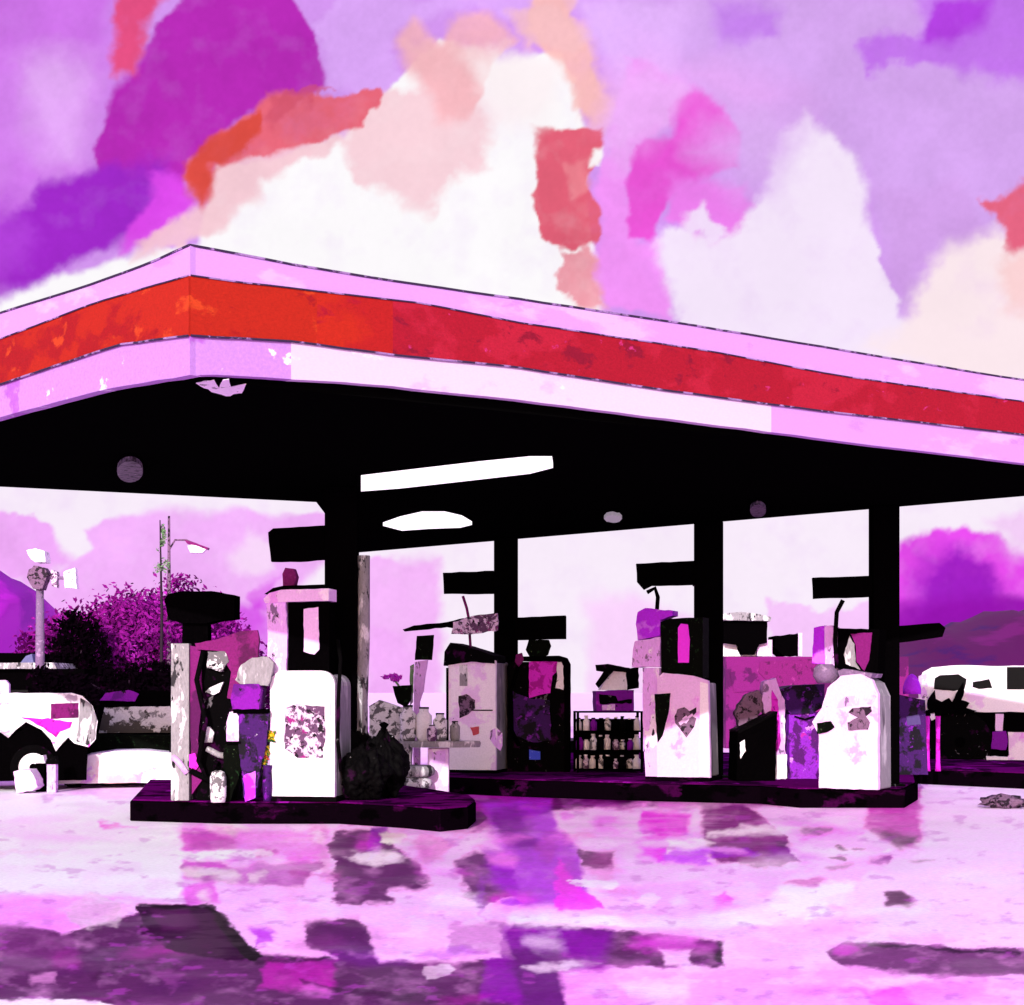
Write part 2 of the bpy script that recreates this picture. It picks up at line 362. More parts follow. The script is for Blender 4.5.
# the rest of the sky, outside the frame: broad lilac and white cloud banks
off = np.clip(np.maximum.reduce([(-U-20)/160, (U-1060)/160, (-V_-20)/160]), 0, 1)
cl = np.clip((fbm(A*40, E*40, 9, 77)+.02)*7, 0, 1)
Co = (1-cl[..., None])*np.array(lin((200,136,236)))+cl[..., None]*np.array(lin((248,232,252)))
Cs = Cs*(1-off[..., None])+Co*off[..., None]
ms = bpy.data.materials.new('painted_cloud_sky'); ms.use_nodes = True
N = ms.node_tree.nodes; L = ms.node_tree.links; N.clear()
o_ = N.new('ShaderNodeOutputMaterial'); em = N.new('ShaderNodeEmission'); vc = N.new('ShaderNodeVertexColor'); vc.layer_name = 'pigment'
L.new(vc.outputs['Color'], em.inputs['Color']); L.new(em.outputs[0], o_.inputs['Surface']); SKYEM = em
ms.cycles.emission_sampling = 'NONE'
sky = grid_obj('sky', SX, SY, SZ, Cs, ms); tag(sky, 'sky of violet, rose and white painted clouds', 'sky', kind='structure')

# ---- concrete: stains, with reflections and island shade painted into the colour
PL = (104,42,104)
GR = [
 ([(-200,770),(130,800),(182,815),(178,900),(120,896),(-200,890)], (250,236,250), 2, 1),
 ([(440,768),(900,770),(900,800),(640,806),(440,814)], (104,10,102), 3, 1),  # shade under the long island, painted into the ground colour
 ([(345,822),(400,780),(450,768),(560,790),(545,812),(480,832),(390,824)], (150,14,150), 3, 1),
 ([(-200,893),(125,897),(110,915),(62,934),(30,930),(-200,915)], (236,146,246), 3, 1),
 ([(-200,912),(20,925),(62,935),(140,912),(152,905),(215,915),(255,955),(335,957),(305,945),(305,925),(360,922),(378,956),(455,964),(500,955),(512,922),(600,928),(722,942),(722,965),(600,968),(640,1005),(640,1120),(-200,1120)], PL, 2, 1),
 ([(0,925),(70,935),(80,960),(0,975)], (126,50,126), 4, .6),
 ([(120,935),(200,950),(180,975),(110,970)], (88,10,88), 6, .6),
 ([(265,958),(335,962),(332,992),(262,990)], (176,24,164), 4, .8),
 ([(170,985),(150,965),(182,972),(170,995)], (150,70,150), 3, .6),
 ([(492,922),(612,930),(606,972),(580,976),(585,1010),(478,1000)], (140,12,170), 4, .9),
 ([(512,950),(560,945),(585,1010),(520,1010)], (100,36,110), 4, .7),
 ([(138,905),(215,907),(226,920),(254,955),(240,960),(182,950),(140,932)], (64,0,62), 1.5, 1),
 ([(208,908),(222,912),(262,958),(250,962)], (10,2,10), 1.2, .9),
 ([(180,861),(320,862),(318,870),(302,886),(186,880)], (160,84,162), 1.5, .9),
 ([(178,826),(245,834),(240,850),(180,852)], (184,56,178), 2.5, .9),
 ([(236,830),(332,830),(330,858),(236,856)], (226,136,230), 3, .9),
 ([(178,852),(272,850),(268,857),(178,858)], (252,250,252), 1.5, 1),
 ([(220,895),(262,888),(300,905),(290,945),(255,950),(226,918)], (242,190,246), 3, .9),
 ([(180,885),(215,880),(220,903),(185,905)], (206,80,210), 3, .8),
 ([(252,930),(272,928),(276,945),(255,948)], (180,30,220), 2, .9),
 ([(331,832),(386,826),(398,848),(424,868),(430,888),(394,890),(392,902),(356,906),(332,900)], (112,48,112), 1.6, 1),
 ([(370,826),(388,824),(380,850),(366,862)], (140,20,180), 2, .8),
 ([(380,832),(410,834),(402,842),(384,840)], (236,244,226), 1.5, .9),
 ([(306,926),(364,920),(372,952),(310,946)], PL, 2, 1),
 ([(370,928),(500,924),(500,958),(380,961)], (247,186,250), 2, 1),
 ([(448,926),(500,920),(512,955),(450,952)], (180,120,184), 2, .7),
 ([(456,858),(474,850),(512,856),(516,898),(482,906),(460,892)], (118,44,122), 2, 1),
 ([(480,800),(548,798),(560,828),(578,850),(592,908),(520,906),(490,880),(486,850),(500,848)], (158,34,204), 3, .9),
 ([(560,860),(594,900),(600,912),(560,912)], (232,60,232), 2, .9),
 ([(492,810),(520,806),(540,850),(505,850)], (112,20,130), 3, .6),
 ([(512,914),(700,917),(790,898),(842,912),(790,928),(700,928),(512,924)], (252,238,252), 2, 1),
 ([(782,884),(850,882),(860,900),(800,914),(770,905)], (252,244,252), 3, 1),
 ([(600,890),(690,878),(770,890),(760,905),(640,914)], (240,172,246), 4, .8),
 ([(640,808),(662,812),(690,812),(690,836),(642,838)], (216,60,214), 2, 1),
 ([(700,804),(748,806),(772,822),(786,832),(788,850),(800,860),(762,866),(712,862),(700,838)], (138,50,132), 1.6, 1),
 ([(652,850),(700,836),(716,864),(660,862)], (182,52,228), 3, .9),
 ([(640,846),(672,848),(664,860),(642,860)], (230,70,230), 3, .9),
 ([(578,850),(613,850),(613,869),(580,868)], (128,76,124), 1.2, 1),
 ([(786,822),(862,832),(800,842)], (236,130,236), 3, .9),
 ([(864,790),(922,786),(922,846),(900,842),(864,828)], (188,72,176), 2.5, 1),
 ([(872,830),(920,838),(922,846),(900,848)], (100,84,90), 1.5, .8),
 ([(922,786),(1200,790),(1200,950),(850,942),(830,930),(850,890),(922,848)], (248,212,250), 3, .9),
 ([(886,892),(902,890),(915,901),(908,908),(888,905)], (112,72,104), 1.2, 1),
 ([(866,858),(892,856),(890,862),(868,862)], (140,50,150), 1.2, .9),
 ([(812,930),(850,916),(880,918),(870,935),(828,946)], (236,176,246), 2, .9),
 ([(827,952),(846,942),(1200,955),(1200,976),(950,976),(905,990),(886,984),(838,964)], (124,66,124), 1.3, 1),
 ([(845,941),(1020,953),(1020,956),(846,945)], (40,16,40), 1, .8),
 ([(890,985),(985,978),(975,990),(900,994)], (196,104,190), 2, .9),
 ([(560,972),(650,968),(690,975),(640,990),(700,1120),(590,1120)], (246,160,246), 3, .9),
 ([(690,970),(850,968),(960,980),(1200,978),(1200,1120),(700,1120)], (246,164,246), 3, .9),
 ([(860,992),(900,985),(920,1010),(880,1015)], (240,80,236), 4, .9),
 ([(660,948),(692,950),(690,966),(664,966)], (240,190,240), 1.5, 1),
 ([(720,942),(724,942),(724,966),(719,966)], (30,50,20), 1, .8),
 ([(64,908),(88,896),(122,905),(118,924),(80,928)], (200,190,196), 2, .6),
 ([(30,976),(60,972),(58,984),(32,984)], (200,140,196), 1.5, .7),
 ([(-50,1000),(100,998),(130,1010),(-50,1014)], (252,244,252), 1.5, 1),
 ([(95,820),(105,824),(140,826),(98,829)], (226,50,200), 1.2, .9),
 ([(0,832),(60,836),(140,840),(60,842)], (238,200,240), 3, .8),
 ([(300,985),(300,980),(420,998),(400,1004)], (50,12,50), 1.2, .5),
]
rd = random.Random(21)
def dabs(n, box, sx, sy, cols, soft=1.2, al=.85):
    L_ = []
    for _ in range(n):
        cx, cy = rd.uniform(box[0], box[2]), rd.uniform(box[1], box[3]); a, b = rd.uniform(*sx), rd.uniform(*sy)
        k = rd.randint(5, 8); sk = rd.uniform(-.25, .25)
        L_.append(([(cx+a*math.cos(2*math.pi*i/k)*rd.uniform(.6,1.1), cy+b*math.sin(2*math.pi*i/k)*rd.uniform(.6,1.1)+sk*a*math.cos(2*math.pi*i/k)*.3) for i in range(k)], rd.choice(cols), soft*rd.uniform(.5,2.5), al*rd.uniform(.6,1)))
    return L_
MG, VI, HP, WH, RS_, DK = (222,60,220), (160,30,214), (246,130,244), (253,246,253), (176,70,160), (70,16,70)
# pump reflections painted as long smears, then small colour dabs and painted puddle glints
GR += dabs(16, (180,822,620,900), (6,20), (14,34), [HP, RS_, VI, (232,150,240), (206,90,206)], 4, .5)
GR += dabs(26, (440,798,820,905), (8,34), (3,10), [MG, VI, HP, RS_, WH], 2, .8)
GR += dabs(18, (180,824,420,905), (8,30), (3,9), [WH, HP, RS_, (232,244,226), MG], 2, .8)
GR += dabs(18, (250,930,1020,1010), (12,50), (3,9), [HP, MG, VI, WH], 2.5, .6)
GR += dabs(16, (0,930,600,1010), (14,50), (3,8), [(140,50,140), DK, (170,30,160), (84,20,96)], 3, .7)
GR += dabs(20, (600,800,1024,945), (14,60), (2,7), [WH, (246,190,248), (240,160,244)], 3, .8)
GR += dabs(12, (0,800,180,900), (14,60), (2,6), [WH, (248,196,246), (250,214,226)], 3, .8)
GR += dabs(22, (430,790,840,806), (10,40), (2,5), [(120,8,120), (60,2,60), (150,16,150)], 2, .9)  # dark dabs over the painted shade band by the island
GR += dabs(9, (780,830,930,870), (5,16), (1.2,3), [(90,30,90), WH, (60,70,50)], 1, .9)
GR += [([(136,905),(214,907),(226,921),(256,957),(240,961),(200,957),(176,950),(150,936)], (58,0,58), 1.0, 1),
 ([(150,908),(190,910),(200,930),(165,932)], (96,2,92), 3, .7),
 ([(208,907),(219,909),(262,959),(250,962),(238,950)], (6,1,6), .8, 1), ([(135,904),(214,905),(214,909),(138,908)], (14,2,14), .7, .9),
 ([(250,958),(330,954),(332,957),(258,963)], (20,6,20), .8, .6)]
def pyY(py): return EYE*F/(py-HY)
rows = np.concatenate([np.geomspace(.9, pyY(1040), 14)[:-1], [pyY(p) for p in np.linspace(1040, 772, 330)], np.geomspace(pyY(771), 70, 30)])
ts = np.concatenate([np.linspace(-3.0,-.335,40)[:-1], np.linspace(-.335,.335,760), np.linspace(.335,3.0,40)[1:]])
T_, Yg = np.meshgrid(ts, rows)
Ug = CX+F*T_; Vg = HY+EYE*F/Yg
Cg = compose(Ug, Vg, (250,188,248), GR, 3.0, 301, streak=2.4, fine=3.0, softer=1.0, grain=.12)
g_ = np.clip((Cg[..., 0:1]-.12)*4, 0, 1)
Cg = np.clip(Cg*(1+np.array([.28,.14,.16])*g_-.22*(1-g_)), 0, .97)
# worn blotches over the whole yard so that the parts out of frame belong to it too
lum = Cg[..., 1]
bl = np.clip((fbm(Ug*1.0, Vg*2.6, 30, 905, 5)-.06)*7, 0, 1)*.5*np.clip((lum-.25)*5, 0, 1)
Cg = Cg*(1-bl[..., None])+np.array(lin((250,226,251)))*bl[..., None]
bl = np.clip((fbm(Ug*1.0, Vg*3.2, 24, 955, 5)-.17)*10, 0, 1)*.4
Cg = Cg*(1-bl[..., None])+np.array(lin((196,70,200)))*bl[..., None]
out = np.clip(np.maximum.reduce([(-Ug-10)/120, (Ug-1040)/120, (Vg-1010)/60]), 0, 1)
ob = np.clip((fbm(Ug, Vg*2.2, 70, 990, 5)+.0)*8, 0, 1)
Coff = (1-ob[..., None])*np.array(lin((240,186,247)))+ob[..., None]*np.array(lin((150,66,150)))
Cg = Cg*(1-out[..., None])+Coff*out[..., None]
def ground_mat(name, attr=True, base=(238,180,244)):
    m = bpy.data.materials.new(name); m.use_nodes = True
    N = m.node_tree.nodes; L = m.node_tree.links; b = N['Principled BSDF']
    tc = N.new('ShaderNodeTexCoord')
    nz = N.new('ShaderNodeTexNoise'); nz.inputs['Scale'].default_value = 22; nz.inputs['Detail'].default_value = 8; nz.inputs['Roughness'].default_value = .7
    L.new(tc.outputs['Object'], nz.inputs['Vector'])
    mr = N.new('ShaderNodeMapRange'); mr.inputs['From Min'].default_value = .3; mr.inputs['From Max'].default_value = .7
    mr.inputs['To Min'].default_value = .88; mr.inputs['To Max'].default_value = 1.12
    L.new(nz.outputs['Fac'], mr.inputs['Value'])
    vm = N.new('ShaderNodeVectorMath'); vm.operation = 'SCALE'; L.new(mr.outputs[0], vm.inputs['Scale'])
    if attr:
        vc = N.new('ShaderNodeVertexColor'); vc.layer_name = 'pigment'; L.new(vc.outputs['Color'], vm.inputs[0])
    else:
        vm.inputs[0].default_value = lin(base)
    L.new(vm.outputs[0], b.inputs['Base Color'])
    n2 = N.new('ShaderNodeTexNoise'); n2.inputs['Scale'].default_value = 1.3; n2.inputs['Detail'].default_value = 4
    L.new(tc.outputs['Object'], n2.inputs['Vector'])
    m2 = N.new('ShaderNodeMapRange'); m2.inputs['From Min'].default_value = .42; m2.inputs['From Max'].default_value = .6
    m2.inputs['To Min'].default_value = .35; m2.inputs['To Max'].default_value = .75
    L.new(n2.outputs['Fac'], m2.inputs['Value']); L.new(m2.outputs[0], b.inputs['Roughness'])
    b.inputs['Specular IOR Level'].default_value = .04
    bp = N.new('ShaderNodeBump'); bp.inputs['Strength'].default_value = .25; bp.inputs['Distance'].default_value = .01
    L.new(nz.outputs['Fac'], bp.inputs['Height']); L.new(bp.outputs[0], b.inputs['Normal'])
    return m
fc = grid_obj('forecourt', T_*Yg, Yg, np.zeros_like(Yg), Cg, ground_mat('stain_reflection_concrete'))
tag(fc, 'pale pink concrete forecourt with stains and painted reflections in plum, magenta and violet', 'forecourt', kind='structure')
gs = mesh_obj('ground', [(-950,-300,-.012),(950,-300,-.012),(950,950,-.012),(-950,950,-.012)], [(0,1,2,3)], ground_mat('plain_ground', False, (250,220,250)))
tag(gs, 'flat pink ground running to the horizon', 'ground', kind='structure')

# ------------------------------------------------------------------ hills
def ridge(name, pts, Y, depth, mat, label, cat='hill'):
    """a solid hill: its outline stands at its own distance and falls away front and back"""
    V, Fc = [], []; pr = rag(pts, 1.2, 9); n = len(pr); prof = [(-1,.0),(-.8,.4),(-.6,.68),(-.4,.86),(-.2,.96),(0,1),(.4,.8),(1,0)]
    for dy, h in prof:
        for a, b in pr:
            p = at(a, b, Y); V.append((p.x+R.uniform(-.3,.3), Y+dy*depth, max(-.1, p.z*h*R.uniform(.97,1.03))))
    for i in range(len(prof)-1):
        for k in range(n-1): Fc.append((i*n+k, i*n+k+1, (i+1)*n+k+1, (i+1)*n+k))
    o = mesh_obj(name, V, Fc, mat, smooth=True); tag(o, label, cat, kind='structure'); return o
ridge('violet_hill', [(-260,690),(-160,600),(-60,556),(0,570),(20,582),(37,594),(44,640),(60,690)], 420, 60, hillV, 'bright violet hill behind the floodlight mast')
ridge('maroon_ridge', [(720,690),(800,668),(880,650),(905,630),(960,622),(985,612),(1024,612),(1100,604),(1250,625),(1400,690)], 380, 70, ridgeM, 'long dark maroon ridge at the right horizon')

# ------------------------------------------------------------------ canopy
Nn, Rr, F2, F1, Ll = (-2.46,12.95), (7.93,19.58), (-2.75,29.8), (-2.42,21.8), (-8.6,18.93)
can = bpy.data.objects.new('petrol_station_canopy', None); COL.objects.link(can); can.location = (0,20,0)
tag(can, 'huge flat station canopy with red striped lilac fascia and black underside', 'canopy')
def loc(v): return [(a, b-20, c) for a, b, c in v]
def cpart(name, mat, geo, parent=None, bevel=0, label=None):
    o = mesh_obj(name, loc(geo[0]), geo[1], mat, parent or can, bevel)
    if label: o['label'] = label
    return o
inn = .12
body_poly = [(-2.46,13.12), (7.75,19.62), (-2.75,29.7), (-2.5,21.7), (-8.42,18.97)]
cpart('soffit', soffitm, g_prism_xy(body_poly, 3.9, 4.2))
cpart('roof_deck', greyT, g_prism_xy([(-2.46,13.2), (7.6,19.62), (-2.6,29.4), (-2.3,21.5), (-8.3,18.97)], 4.203, 4.6))
def intersect_px(px, A_, B_):
    # depth of the plan line A-B seen in image column px
    t = (px-CX)/F; dx, dy = B_[0]-A_[0], B_[1]-A_[1]
    s = (t*A_[1]-A_[0])/(dx-t*dy); return A_[0]+dx*s, A_[1]+dy*s
RT = {'top':[(190,245),(300,266),(400,282),(512,298),(672,322),(812,345),(972,372),(1024,380)],
      'rt':[(190,276),(225,281),(425,304),(512,322),(712,352),(832,375),(1024,402)],
      'rb':[(190,336),(295,342),(390,355),(512,367),(662,390),(812,410),(1024,435)],
      'bot':[(190,375),(225,375),(370,384),(512,399),(732,427),(880,446),(1024,463)]}
LT = {'top':[(-60,332),(0,313),(90,285),(150,263),(190,245)], 'rt':[(-60,358),(0,340),(100,302),(190,276)],
      'rb':[(-60,404),(0,385),(120,345),(190,336)], 'bot':[(-60,436),(0,417),(100,390),(190,375)]}
def fascia(table, A_, B_, cols, off, lines):
    """strips between two traced edges, following the plan line A-B; returns dict of station rows"""
    st = []
    L_ = math.hypot(B_[0]-A_[0], B_[1]-A_[1])
    nx, ny = (B_[1]-A_[1])/L_, -(B_[0]-A_[0])/L_
    if ny > 0: nx, ny = -nx, -ny
    for px in cols:
        X, Y = intersect_px(px, A_, B_)
        zs = {}
        for kk in table:
            py = np.interp(px, [p[0] for p in table[kk]], [p[1] for p in table[kk]])
            zs[kk] = EYE+(HY-py)/F*Y
        st.append((X, Y, zs))
    # carry on straight to the far corner
    a = st[-1] if abs(st[-1][0]-B_[0]) < abs(st[0][0]-B_[0]) else st[0]
    endp = (B_[0], B_[1], dict(a[2]))
    st = st+[endp] if a is st[-1] else [endp]+st
    return st, (nx, ny)
stR, nR = fascia(RT, Nn, Rr, list(np.linspace(190, 1024, 34)), 0, 0)
stL, nL = fascia(LT, Nn, Ll, list(np.linspace(-60, 190, 16)), 0, 0)
def strip(st, n, ka, kb, out, thick, wav=0):
    V, Fc = [], []; m = len(st)
    for X, Y, z in st:
        za = z[ka]+R.uniform(-wav,wav); zb = z[kb]+R.uniform(-wav,wav)
        V += [(X+n[0]*out, Y+n[1]*out, zb), (X+n[0]*out, Y+n[1]*out, za), (X-n[0]*(thick-out), Y-n[1]*(thick-out), za), (X-n[0]*(thick-out), Y-n[1]*(thick-out), zb)]
    for i in range(m-1):
        for k in range(4): Fc.append((i*4+k, i*4+(k+1) % 4, (i+1)*4+(k+1) % 4, (i+1)*4+k))
    Fc += [(0,1,2,3), tuple((m-1)*4+k for k in range(4))]
    return V, Fc
cut = 8   # the stripe changes from orange red to crimson part-way along the long side
fr = cpart('front_fascia_top', lilac, strip(stR, nR, 'top', 'rt', 0, .1, 0)); 
cpart('front_fascia_bottom', lilacD, strip(stR[:5], nR, 'rb', 'bot', 0, .1, .004), label='weathered lilac lower fascia by the corner')
cpart('front_fascia_bottom', lilacW, strip(stR[4:24], nR, 'rb', 'bot', 0, .1, .004), label='pale lower fascia in the middle')
cpart('front_fascia_bottom', lilac, strip(stR[23:], nR, 'rb', 'bot', 0, .1, .004), label='lilac lower fascia towards the far end')
cpart('front_stripe', redO, strip(stR[:6], nR, 'rt', 'rb', .012, .1, .0), label='orange red stripe near the corner')
cpart('front_stripe', redM, strip(stR[5:cut+1], nR, 'rt', 'rb', .012, .1, .0), label='scarlet stripe right of the orange red one')
cpart('front_stripe', redC, strip(stR[cut:], nR, 'rt', 'rb', .012, .1, .0), label='crimson stripe along the long side')
cpart('side_fascia_top', lilac, strip(stL, nL, 'top', 'rt', 0, .1, 0))
cpart('side_fascia_bottom', lilacD, strip(stL, nL, 'rb', 'bot', 0, .1, .004), label='weathered lilac lower fascia')
cpart('side_stripe', redO, strip(stL, nL, 'rt', 'rb', .012, .1, .0))
def edge_line(st, n, k, r, out):
    path = [(X+n[0]*out, Y+n[1]*out, z[k]+R.uniform(-.002,.002)) for X, Y, z in st]
    return g_tube(path, r, 5)
trimm = paint('sooty_trim', (52,40,66), [((150,120,170), 6, .52, .05)], vary=.2)
for st, n in ((stR, nR), (stL, nL)):
    cpart('edge_trim', trimm, edge_line(st, n, 'top', .010, .004))
    cpart('edge_trim', trimm, edge_line(st, n, 'rt', .007, .018))
    cpart('edge_trim', trimm, edge_line(st, n, 'rb', .009, .018))
    
# rear fascias (seen from the other side only as dark returns)
def wallstrip(a, b, z0, z1, th):
    L_ = math.hypot(b[0]-a[0], b[1]-a[1]); nx, ny = (b[1]-a[1])/L_*th, -(b[0]-a[0])/L_*th
    return g_prism_xy([a, b, (b[0]+nx, b[1]+ny), (a[0]+nx, a[1]+ny)], z0, z1)
cpart('rear_fascia', black, wallstrip(Rr, F2, 3.905, 4.8, -.09))
cpart('rear_fascia', black, wallstrip(F1, Ll, 3.905, 4.8, -.09))
# peeling white paint patch at the corner of the underside
pp = [at(a, b, 1) for a, b in rag([(198,380),(215,376),(222,388),(226,374),(230,376),(232,386),(246,382),(243,392),(226,394),(216,391),(206,386)], .6, 5)]
def on_plane(px, py, z):
    Y = (z-EYE)*F/(HY-py); return ((px-CX)/F*Y, Y)
poly = [on_plane(a, b, 3.895) for a, b in rag([(196,383),(214,380),(219,388),(223,380),(229,379),(231,387),(246,384),(242,393),(226,396),(216,393),(204,388)], .7, 4)]
cpart('peeling_paint', whiteP, g_prism_xy(poly, 3.893, 3.898))

# ------------------------------------------------------------------ canopy lamps
def soffit_lamp(name, outline, lens_mat, label, cat, group=None, h=.05, frame=True):
    pl = [on_plane(a, b, 3.86) for a, b in outline]
    cx = sum(p[0] for p in pl)/len(pl); cy = sum(p[1] for p in pl)/len(pl)
    e = bpy.data.objects.new(name, None); COL.objects.link(e); e.location = (cx, cy, 3.9); tag(e, label, cat, group)
    q = [(p[0]-cx, p[1]-cy) for p in pl]
    mesh_obj('housing', *g_prism_xy([(a*1.04, b*1.04) for a, b in q], -.03, -.002), black, e)
    mesh_obj('lens', *g_prism_xy(q, -.03-h, -.032), lens_mat, e)
    return e
soffit_lamp('strip_lamp', [(361,476),(420,469),(480,462),(530,457),(552,457),(553,464),(530,470),(470,477),(400,485),(361,488)], lampon, 'long lit fluorescent strip lamp under the canopy', 'lamp')
soffit_lamp('oval_lamp', [(383,523),(400,517),(422,512),(445,512),(462,516),(472,522),(460,525),(430,526),(402,528)], lampon, 'lit oval lamp under the canopy above the beam', 'lamp')
def ell(cx, cy, a, b, n=16): return [(cx+a*math.cos(2*math.pi*k/n), cy+b*math.sin(2*math.pi*k/n)) for k in range(n)]
soffit_lamp('round_lamp', ell(130,468,13,11), lampoff, 'unlit grey round lamp at the left of the canopy underside', 'lamp')
soffit_lamp('round_lamp', ell(758,508,8,6.5), lampoff, 'small unlit round lamp between the two right pillars', 'lamp')
soffit_lamp('spot_lamp', rag(ell(613,516,9,4,8), 1.2, 3), glow('dim_lamp_lens', (150,146,150), .35), 'small chipped spot lamp with an added faint glow over the black goods rack', 'lamp')  # faint glow added so the small lens reads white

# ------------------------------------------------------------------ pillars and pillar signs
def pillar(px0, px1, Y, zb, label, extra=False):
    c = (px0+px1)/2; t = Thing('canopy_pillar', label, 'pillar', Y, c, HY+(EYE-zb)*F/Y, group='black pillars holding up the canopy')
    w = (px1-px0)/2*t.k
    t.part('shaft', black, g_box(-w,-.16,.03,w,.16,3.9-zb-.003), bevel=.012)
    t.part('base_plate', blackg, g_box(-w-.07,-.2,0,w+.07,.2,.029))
    return t
ISL = .25
p1 = pillar(326, 358, 20.15, ISL, 'nearest and thickest black pillar, beside the arched white pump')
p1.part('drainpipe', greyP, p1.tube([(364,556,-.05),(364,640,-.05),(362,700,-.06),(362,770,-.06)], .075, 10), bevel=0, smooth=True)
p2 = pillar(494, 518, 26.9, ISL, 'slim black pillar between the white pump and the black pump')
p3 = pillar(695, 722, 24.35, ISL, 'black pillar behind the pump with the heart emblem')
p4 = pillar(871, 897, 22.22, ISL, 'rightmost black pillar, beside the pink pump with grey side')
def psign(Y, pts, label, yo=-.03, br=None):
    xs = [p[0] for p in pts]; ys = [p[1] for p in pts]
    t = Thing('sign_board', label, 'sign', Y, (min(xs)+max(xs))/2, max(ys), group='blank black sign boards on the pillars')
    t.part('board', black, t.plate(pts, yo-.05, yo+.05, .35, 8), bevel=.006)
    t.part('bracket', blackg, t.box(*(br or (max(xs)-2, min(ys)+4, max(xs)+5, max(ys)-4)), -.02, .07), bevel=.004)
    return t
psign(20.1, [(269,533),(274,529),(326,526),(326,560),(300,562),(272,562)], 'black board jutting left from the nearest pillar')
psign(26.85, [(443,573),(494,571),(494,594),(444,594)], 'black board jutting left from the slim pillar behind the white pump')
psign(24.3, [(636,564),(695,561),(695,585),(652,586),(644,590),(637,582)], 'black board with dropped corner above the heart emblem pump')
psign(22.2, [(812,578),(871,576),(871,597),(813,599)], 'black board above the pink pump with grey side')
s5 = psign(22.2, [(897,626),(938,623),(944,628),(941,637),(920,640),(897,643)], 'tilted black board jutting right from the rightmost pillar', br=(894,629,900,640))

# ------------------------------------------------------------------ islands
def island(name, label, outline, h=ISL):
    """outline: ground points in plan"""
    cx = sum(p[0] for p in outline)/len(outline); cy = sum(p[1] for p in outline)/len(outline)
    e = bpy.data.objects.new(name, None); COL.objects.link(e); e.location = (cx, cy, 0); tag(e, label, 'kerb island', 'raised pump islands')
    q = [(a-cx, b-cy) for a, b in outline]
    mesh_obj('kerb', *g_prism_xy(q, .0, h-.02), kerbF, e, .015)
    mesh_obj('paved_top', *g_prism_xy([(a*.992, b*.97) for a, b in q], h-.019, h-.001), kerbT, e, .006)
    return e
def gp(px, py):
    Y = pyY(py); return ((px-CX)/F*Y, Y)
def rnd_nose(a, b, n=6): 
    return []
island('pump_island', 'dark island under the nearest pillar and arched white pump',
       [gp(130,821),gp(230,824),gp(340,824),gp(400,828),gp(440,832),gp(468,829),gp(476,822),gp(470,816),gp(440,810),gp(400,803),gp(330,797),gp(150,797)], ISL)
island('pump_island', 'long plum island under the slim pillar and heart emblem pump',
       [gp(438,793),gp(520,797),gp(640,801),gp(760,804),gp(800,808),gp(905,808),gp(918,800),gp(915,790),gp(850,778),gp(760,765),gp(600,762),gp(440,762)], ISL)
island('pump_island', 'black island in front of the white van and violet bin',
       [gp(832,778),gp(860,781),gp(940,785),gp(1024,789),gp(1200,796),gp(1240,780),gp(1100,772),gp(900,769),gp(840,771)], ISL)

# ------------------------------------------------------------------ pumps
def zpy(Y, z=ISL): return HY+(EYE-z)*F/Y

# P1 arched white pump by the nearest pillar
Y = 19.35; t = Thing('fuel_pump', 'arched white pump with smudged print beside the nearest pillar', 'fuel pump', Y, 304, zpy(Y), -10, 'fuel pumps on the islands', shift=7)
b0 = zpy(Y)
t.part('cabinet', white, t.plate(arch(270,671,336,b0-5,14), -.30, -.22, .2, 12), bevel=.02)
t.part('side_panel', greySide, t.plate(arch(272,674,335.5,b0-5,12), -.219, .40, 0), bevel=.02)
t.part('plinth', blackg, t.box(269,b0-5,338,b0,-.31,.41))
t.part('print_panel', smudge, t.plate([(285,708),(297,704),(326,706),(327,730),(324,757),(298,757),(285,748)], -.304, -.298, .8, 4), bevel=0, label='smudged purple print on the cabinet')
t.part('lower_panel', white, t.plate([(273,757),(333,757),(333,787),(273,787)], -.312, -.300, .2, 8), bevel=.004)
pl = t.part('head_post', lilacPost, t.plate([(265,603),(284,600),(286,630),(285,672),(266,676)], -.24, -.02, .5, 5))
t.part('head_box', black, t.box(285.5,603,328,677,-.20,.02))
t.part('display_window', pinkw, t.plate([(302,610),(317,608),(318,650),(313,655),(302,652)], -.212, -.201, .4, 5), bevel=.003)
cap = t.part('cap', pinkw, t.plate([(262,600),(268,594),(280,591),(329,590),(329,602),(285,603),(264,604)], -.27, .06, .3, 7))
t.part('panel_seam', greyT, t.box(331,690,331.8,786,-.303,-.2995), bevel=0)
t.part('cap_rim', black, t.plate([(263,595),(272,589),(282,587),(326,586),(326,589.5),(282,590.5),(272,592)], -.27, .06, .2, 7), parent=cap)
t.part('filler_knob', maroon, t.plate([(278,590),(277,574),(280,568),(288,569),(291,577),(289,586),(286,590)], -.10, .02, .2, 4), parent=cap)
t.part('hose', blackg, t.tube([(334,640,-.1),(340,660,-.22),(339,700,-.27),(338,740,-.25),(340,770,-.2)], .022), bevel=0, smooth=True)

